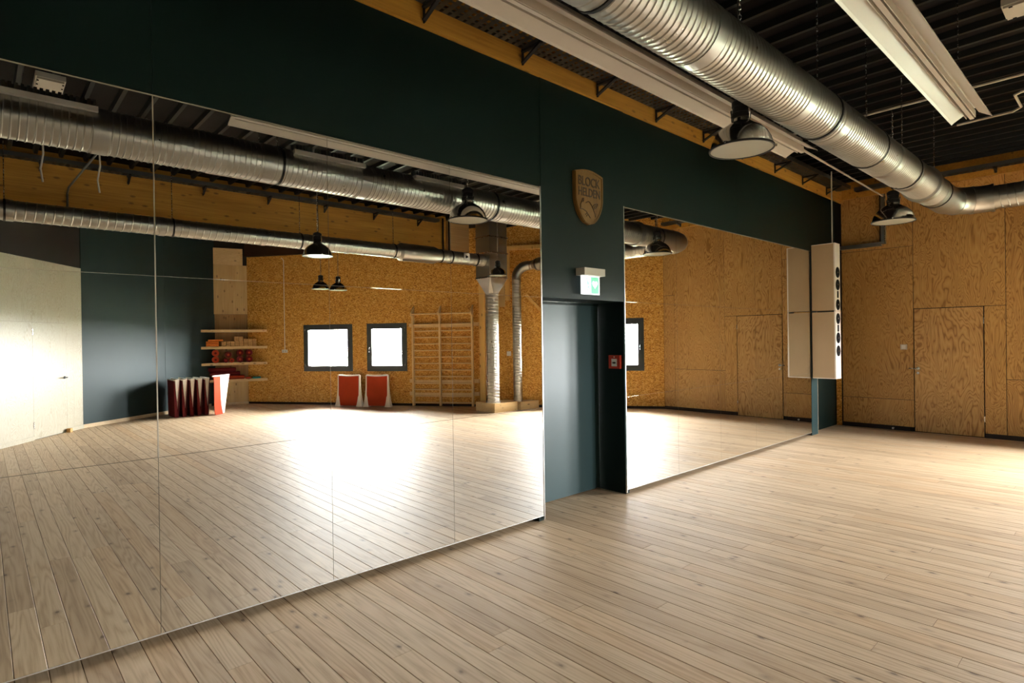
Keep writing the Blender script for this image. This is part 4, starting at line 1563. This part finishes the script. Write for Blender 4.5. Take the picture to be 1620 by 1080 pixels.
# rolled mats on the lowest shelf, lying along the shelf
z2 = SZ[0]
for i, (dd, lv, sa, sb, mt) in enumerate(((0.08, 0, 0.25, 1.00, 'redcloth'), (0.20, 0, 0.22, 0.98, 'maroon'), (0.13, 1, 0.18, 0.90, 'maroon'), (0.12, 2, 0.15, 0.80, 'maroon'))):
    r_ = 0.052
    zz_ = z2 + r_ + 0.001 + lv * 0.104
    roll('rolled_mat', sp(sa, dd, zz_), sp(sb, dd, zz_), r_, mt,
         ('red rolled mat at the front of the lowest shelf', 'maroon rolled mat at the back of the lowest shelf', 'maroon rolled mat lying on the two lower mats', 'topmost maroon rolled mat on the lowest shelf')[i], 'rolled mats on the lowest shelf', 'mat')
o = sbox(1.02, 1.16, 0.03, 0.10, z2 + 0.001, z2 + 0.055).build('folded_strap', 'redcloth')
tag(o, 'small red folded strap at the right of the lowest shelf', 'strap')
o = sbox(1.20, 1.40, 0.03, 0.08, z2 + 0.001, z2 + 0.05).build('folded_strap', 'tealstrap')
tag(o, 'small teal folded strap at the right end of the lowest shelf', 'strap')
for o in (bpy.data.objects['folded_strap'], bpy.data.objects['folded_strap.001']):
    bv = o.modifiers.new('edge', 'BEVEL')
    bv.width = 0.014
    bv.segments = 2


# ------------------------------------------------------------------ red canvas stands
def make_stand():
    """two flared white side frames with a red canvas panel hung between them; faces +y, width along x"""
    t = empty('canvas_stand', (0, 0, 0))
    H_, W_ = 0.80, 0.29
    for s in (-1, 1):
        x0 = s * W_
        n = 12
        mb = MB()
        ringv = []
        for i in range(n + 1):
            f = i / n
            z = H_ * (1 - f)
            fl = 0.018 + 0.065 * f ** 3
            dp = 0.026 + 0.046 * f ** 2.2
            ringv.append([(x0 + s * (-0.018 - 0.055 * f ** 4), -dp, z), (x0 + s * fl, -dp, z), (x0 + s * fl, dp, z), (x0 + s * (-0.018 - 0.055 * f ** 4), dp, z)])
        b0 = len(mb.v)
        for r in ringv:
            mb.v += [Vector(p) for p in r]
        for i in range(n):
            for j in range(4):
                k = (j + 1) % 4
                mb.f.append((b0 + 4 * i + j, b0 + 4 * i + k, b0 + 4 * i + 4 + k, b0 + 4 * i + 4 + j))
        mb.f.append((b0, b0 + 1, b0 + 2, b0 + 3))
        mb.f.append(tuple(b0 + 4 * n + j for j in range(4)))
        mb.build('side_frame', 'offwhite', t, 30)
    tp = []
    for i in range(9):
        f = i / 8
        tp.append((-W_ + 2 * W_ * f, 0.0, H_ - 0.005 - 0.016 * math.sin(math.pi * f)))
    MB().tube(tp, 0.022, 10).build('top_rail', 'offwhite', t, 40)
    for s in (-1, 1):
        mb = MB()
        nx, nz = 8, 10
        b0 = 0
        for side in (0, 1):
            for j in range(nz + 1):
                g = j / nz
                for i in range(nx + 1):
                    f = i / nx
                    z = (H_ - 0.02 - 0.016 * math.sin(math.pi * f)) * (1 - g) + 0.03 * g
                    y = s * (0.024 + 0.035 * g ** 2.0 + 0.010 * math.sin(math.pi * f) * math.sin(math.pi * g)) + side * s * 0.004
                    mb.v.append(Vector((-W_ + 0.012 + (2 * W_ - 0.024) * f, y, z)))
        m1 = (nx + 1) * (nz + 1)
        for side in (0, 1):
            for j in range(nz):
                for i in range(nx):
                    p = side * m1 + j * (nx + 1) + i
                    mb.f.append((p, p + 1, p + nx + 2, p + nx + 1))
        mb.build('canvas', 'redcloth', t, 60)
    return t


stand0 = make_stand()
wallrot = OSBW.ang


def place_stand(x, y, rz, label, group, first=[True]):
    if first[0]:
        o = stand0
        first[0] = False
    else:
        o = copy_tree(stand0)
    o.location = (x, y, 0)
    o.rotation_euler = (0, 0, rz)
    tag(o, label, 'stand', group)


pa = OSBW.p(7.80, 0.30, 0)
pb = OSBW.p(7.02, 0.30, 0)
pc = OSBW.p(7.38, 0.62, 0)
nang = math.atan2(OSBW.n.y, OSBW.n.x) - math.pi / 2
place_stand(pa.x, pa.y, nang, 'red canvas stand with white frame under the left window of the pair', 'red canvas stands under the windows')
place_stand(pb.x, pb.y, nang, 'red canvas stand with white frame under the right window of the pair', 'red canvas stands under the windows')
# row in front of the teal wall: folded mats on edge, broad sides face the windows
def make_folded():
    """upright red canvas sheet leaning on an off-white board; V-shaped, open at the top; end towards -y"""
    t = empty('folded_board', (0, 0, 0))
    H_, D_ = 0.86, 0.62
    # red canvas sheet, its unlit side put into the darker cloth
    MB().quadbox([(-0.050, 0, 0), (0.020, 0, 0), (0.0, D_, 0), (-0.050, D_, 0),
                  (-0.060, 0.02, H_ - 0.03), (-0.040, 0.02, H_ - 0.03), (-0.040, D_, H_ - 0.03), (-0.060, D_, H_ - 0.03)]).build('canvas', 'maroon', t)
    # white board leaning away from it
    MB().quadbox([(0.0, 0.12, 0), (0.022, 0.12, 0), (0.022, D_ + 0.04, 0), (0.0, D_ + 0.04, 0),
                  (0.035, 0.03, H_), (0.060, 0.03, H_), (0.060, D_ + 0.12, H_), (0.035, D_ + 0.12, H_)]).build('pale_board', 'offwhite', t)
    # pale wedge closing the camera end of the V
    MB().quadbox([(-0.006, 0.024, 0.40), (0.0, 0.024, 0.40), (0.0, 0.036, 0.40), (-0.006, 0.036, 0.40),
                  (-0.038, -0.012, H_ - 0.01), (0.034, -0.012, H_ - 0.01), (0.034, 0.000, H_ - 0.01), (-0.038, 0.000, H_ - 0.01)]).build('pale_gusset', 'offwhite', t)
    # red cloth folded over the near half of the board
    MB().quadbox([(0.023, 0.03, 0.0), (0.034, 0.03, 0.0), (0.034, 0.22, 0.0), (0.023, 0.22, 0.0),
                  (0.061, 0.028, H_ - 0.01), (0.070, 0.028, H_ - 0.01), (0.070, 0.22, H_ - 0.01), (0.061, 0.22, H_ - 0.01)]).build('canvas_flap', 'maroon', t)
    MB().tube([(-0.05, 0.0, H_ - 0.025), (-0.05, D_, H_ - 0.025)], 0.014, 8).build('top_rail', 'offwhite', t, 40)
    return t


fold0 = make_folded()
for i in range(5):
    o = fold0 if i == 4 else copy_tree(fold0)
    o.location = (3.235 + i * 0.158, -10.98 - i * 0.012, 0)
    o.rotation_euler = (0, 0, math.pi + 0.0)
    o.scale = (-1, 1, 1)
    tag(o, 'red and white folded board by the teal wall, %s from the shelves' % ('sixth', 'fifth', 'fourth', 'third', 'second')[i], 'folding board', 'row of folded boards by the teal wall')

# the front one is turned to the light and shows its broad side
ft = empty('folded_board', (4.10, -11.05, 0), 'folded board by the teal wall turned broadside, half red canvas, half white', 'folding board', 'row of folded boards by the teal wall')
fa_ = math.radians(-32)
fu = Vector((math.cos(fa_), math.sin(fa_), 0))
fn_ = Vector((-fu.y, fu.x, 0))
fo = Vector((3.97, -10.83, 0))


def fq(a, o, z):
    return fo + fu * a + fn_ * o + Vector((0, 0, z))


MB().quadbox([fq(0.14, 0, 0.01), fq(0.30, 0, 0.01), fq(0.30, -0.03, 0.01), fq(0.14, -0.03, 0.01), fq(0.13, 0.0, 0.90), fq(0.47, 0.0, 0.90), fq(0.47, -0.03, 0.90), fq(0.13, -0.03, 0.90)]).build('pale_board', 'offwhite', ft)
cv = MB()
b0 = len(cv.v)
for k in range(9):
    g_ = k / 8
    z_ = 0.88 * (1 - g_) + 0.005
    bow = 0.010 + 0.10 * max(0, g_ - 0.75) ** 1.2
    for o_ in (0.0, 0.012):
        cv.v += [fq(-0.03, bow + o_, z_), fq(0.16 + 0.05 * g_ ** 3, bow + o_, z_)]
for k in range(8):
    p_ = 4 * k
    for e_ in ((0, 1), (1, 3), (3, 2), (2, 0)):
        cv.f.append((p_ + e_[0], p_ + e_[1], p_ + 4 + e_[1], p_ + 4 + e_[0]))
cv.f.append((0, 1, 3, 2))
cv.f.append((32, 33, 35, 34))
cv.build('canvas', 'redcloth', ft, 40)
MB().tube([fq(-0.05, -0.01, 0.895), fq(0.47, -0.01, 0.905)], 0.016, 8).build('top_rail', 'offwhite', ft, 40)
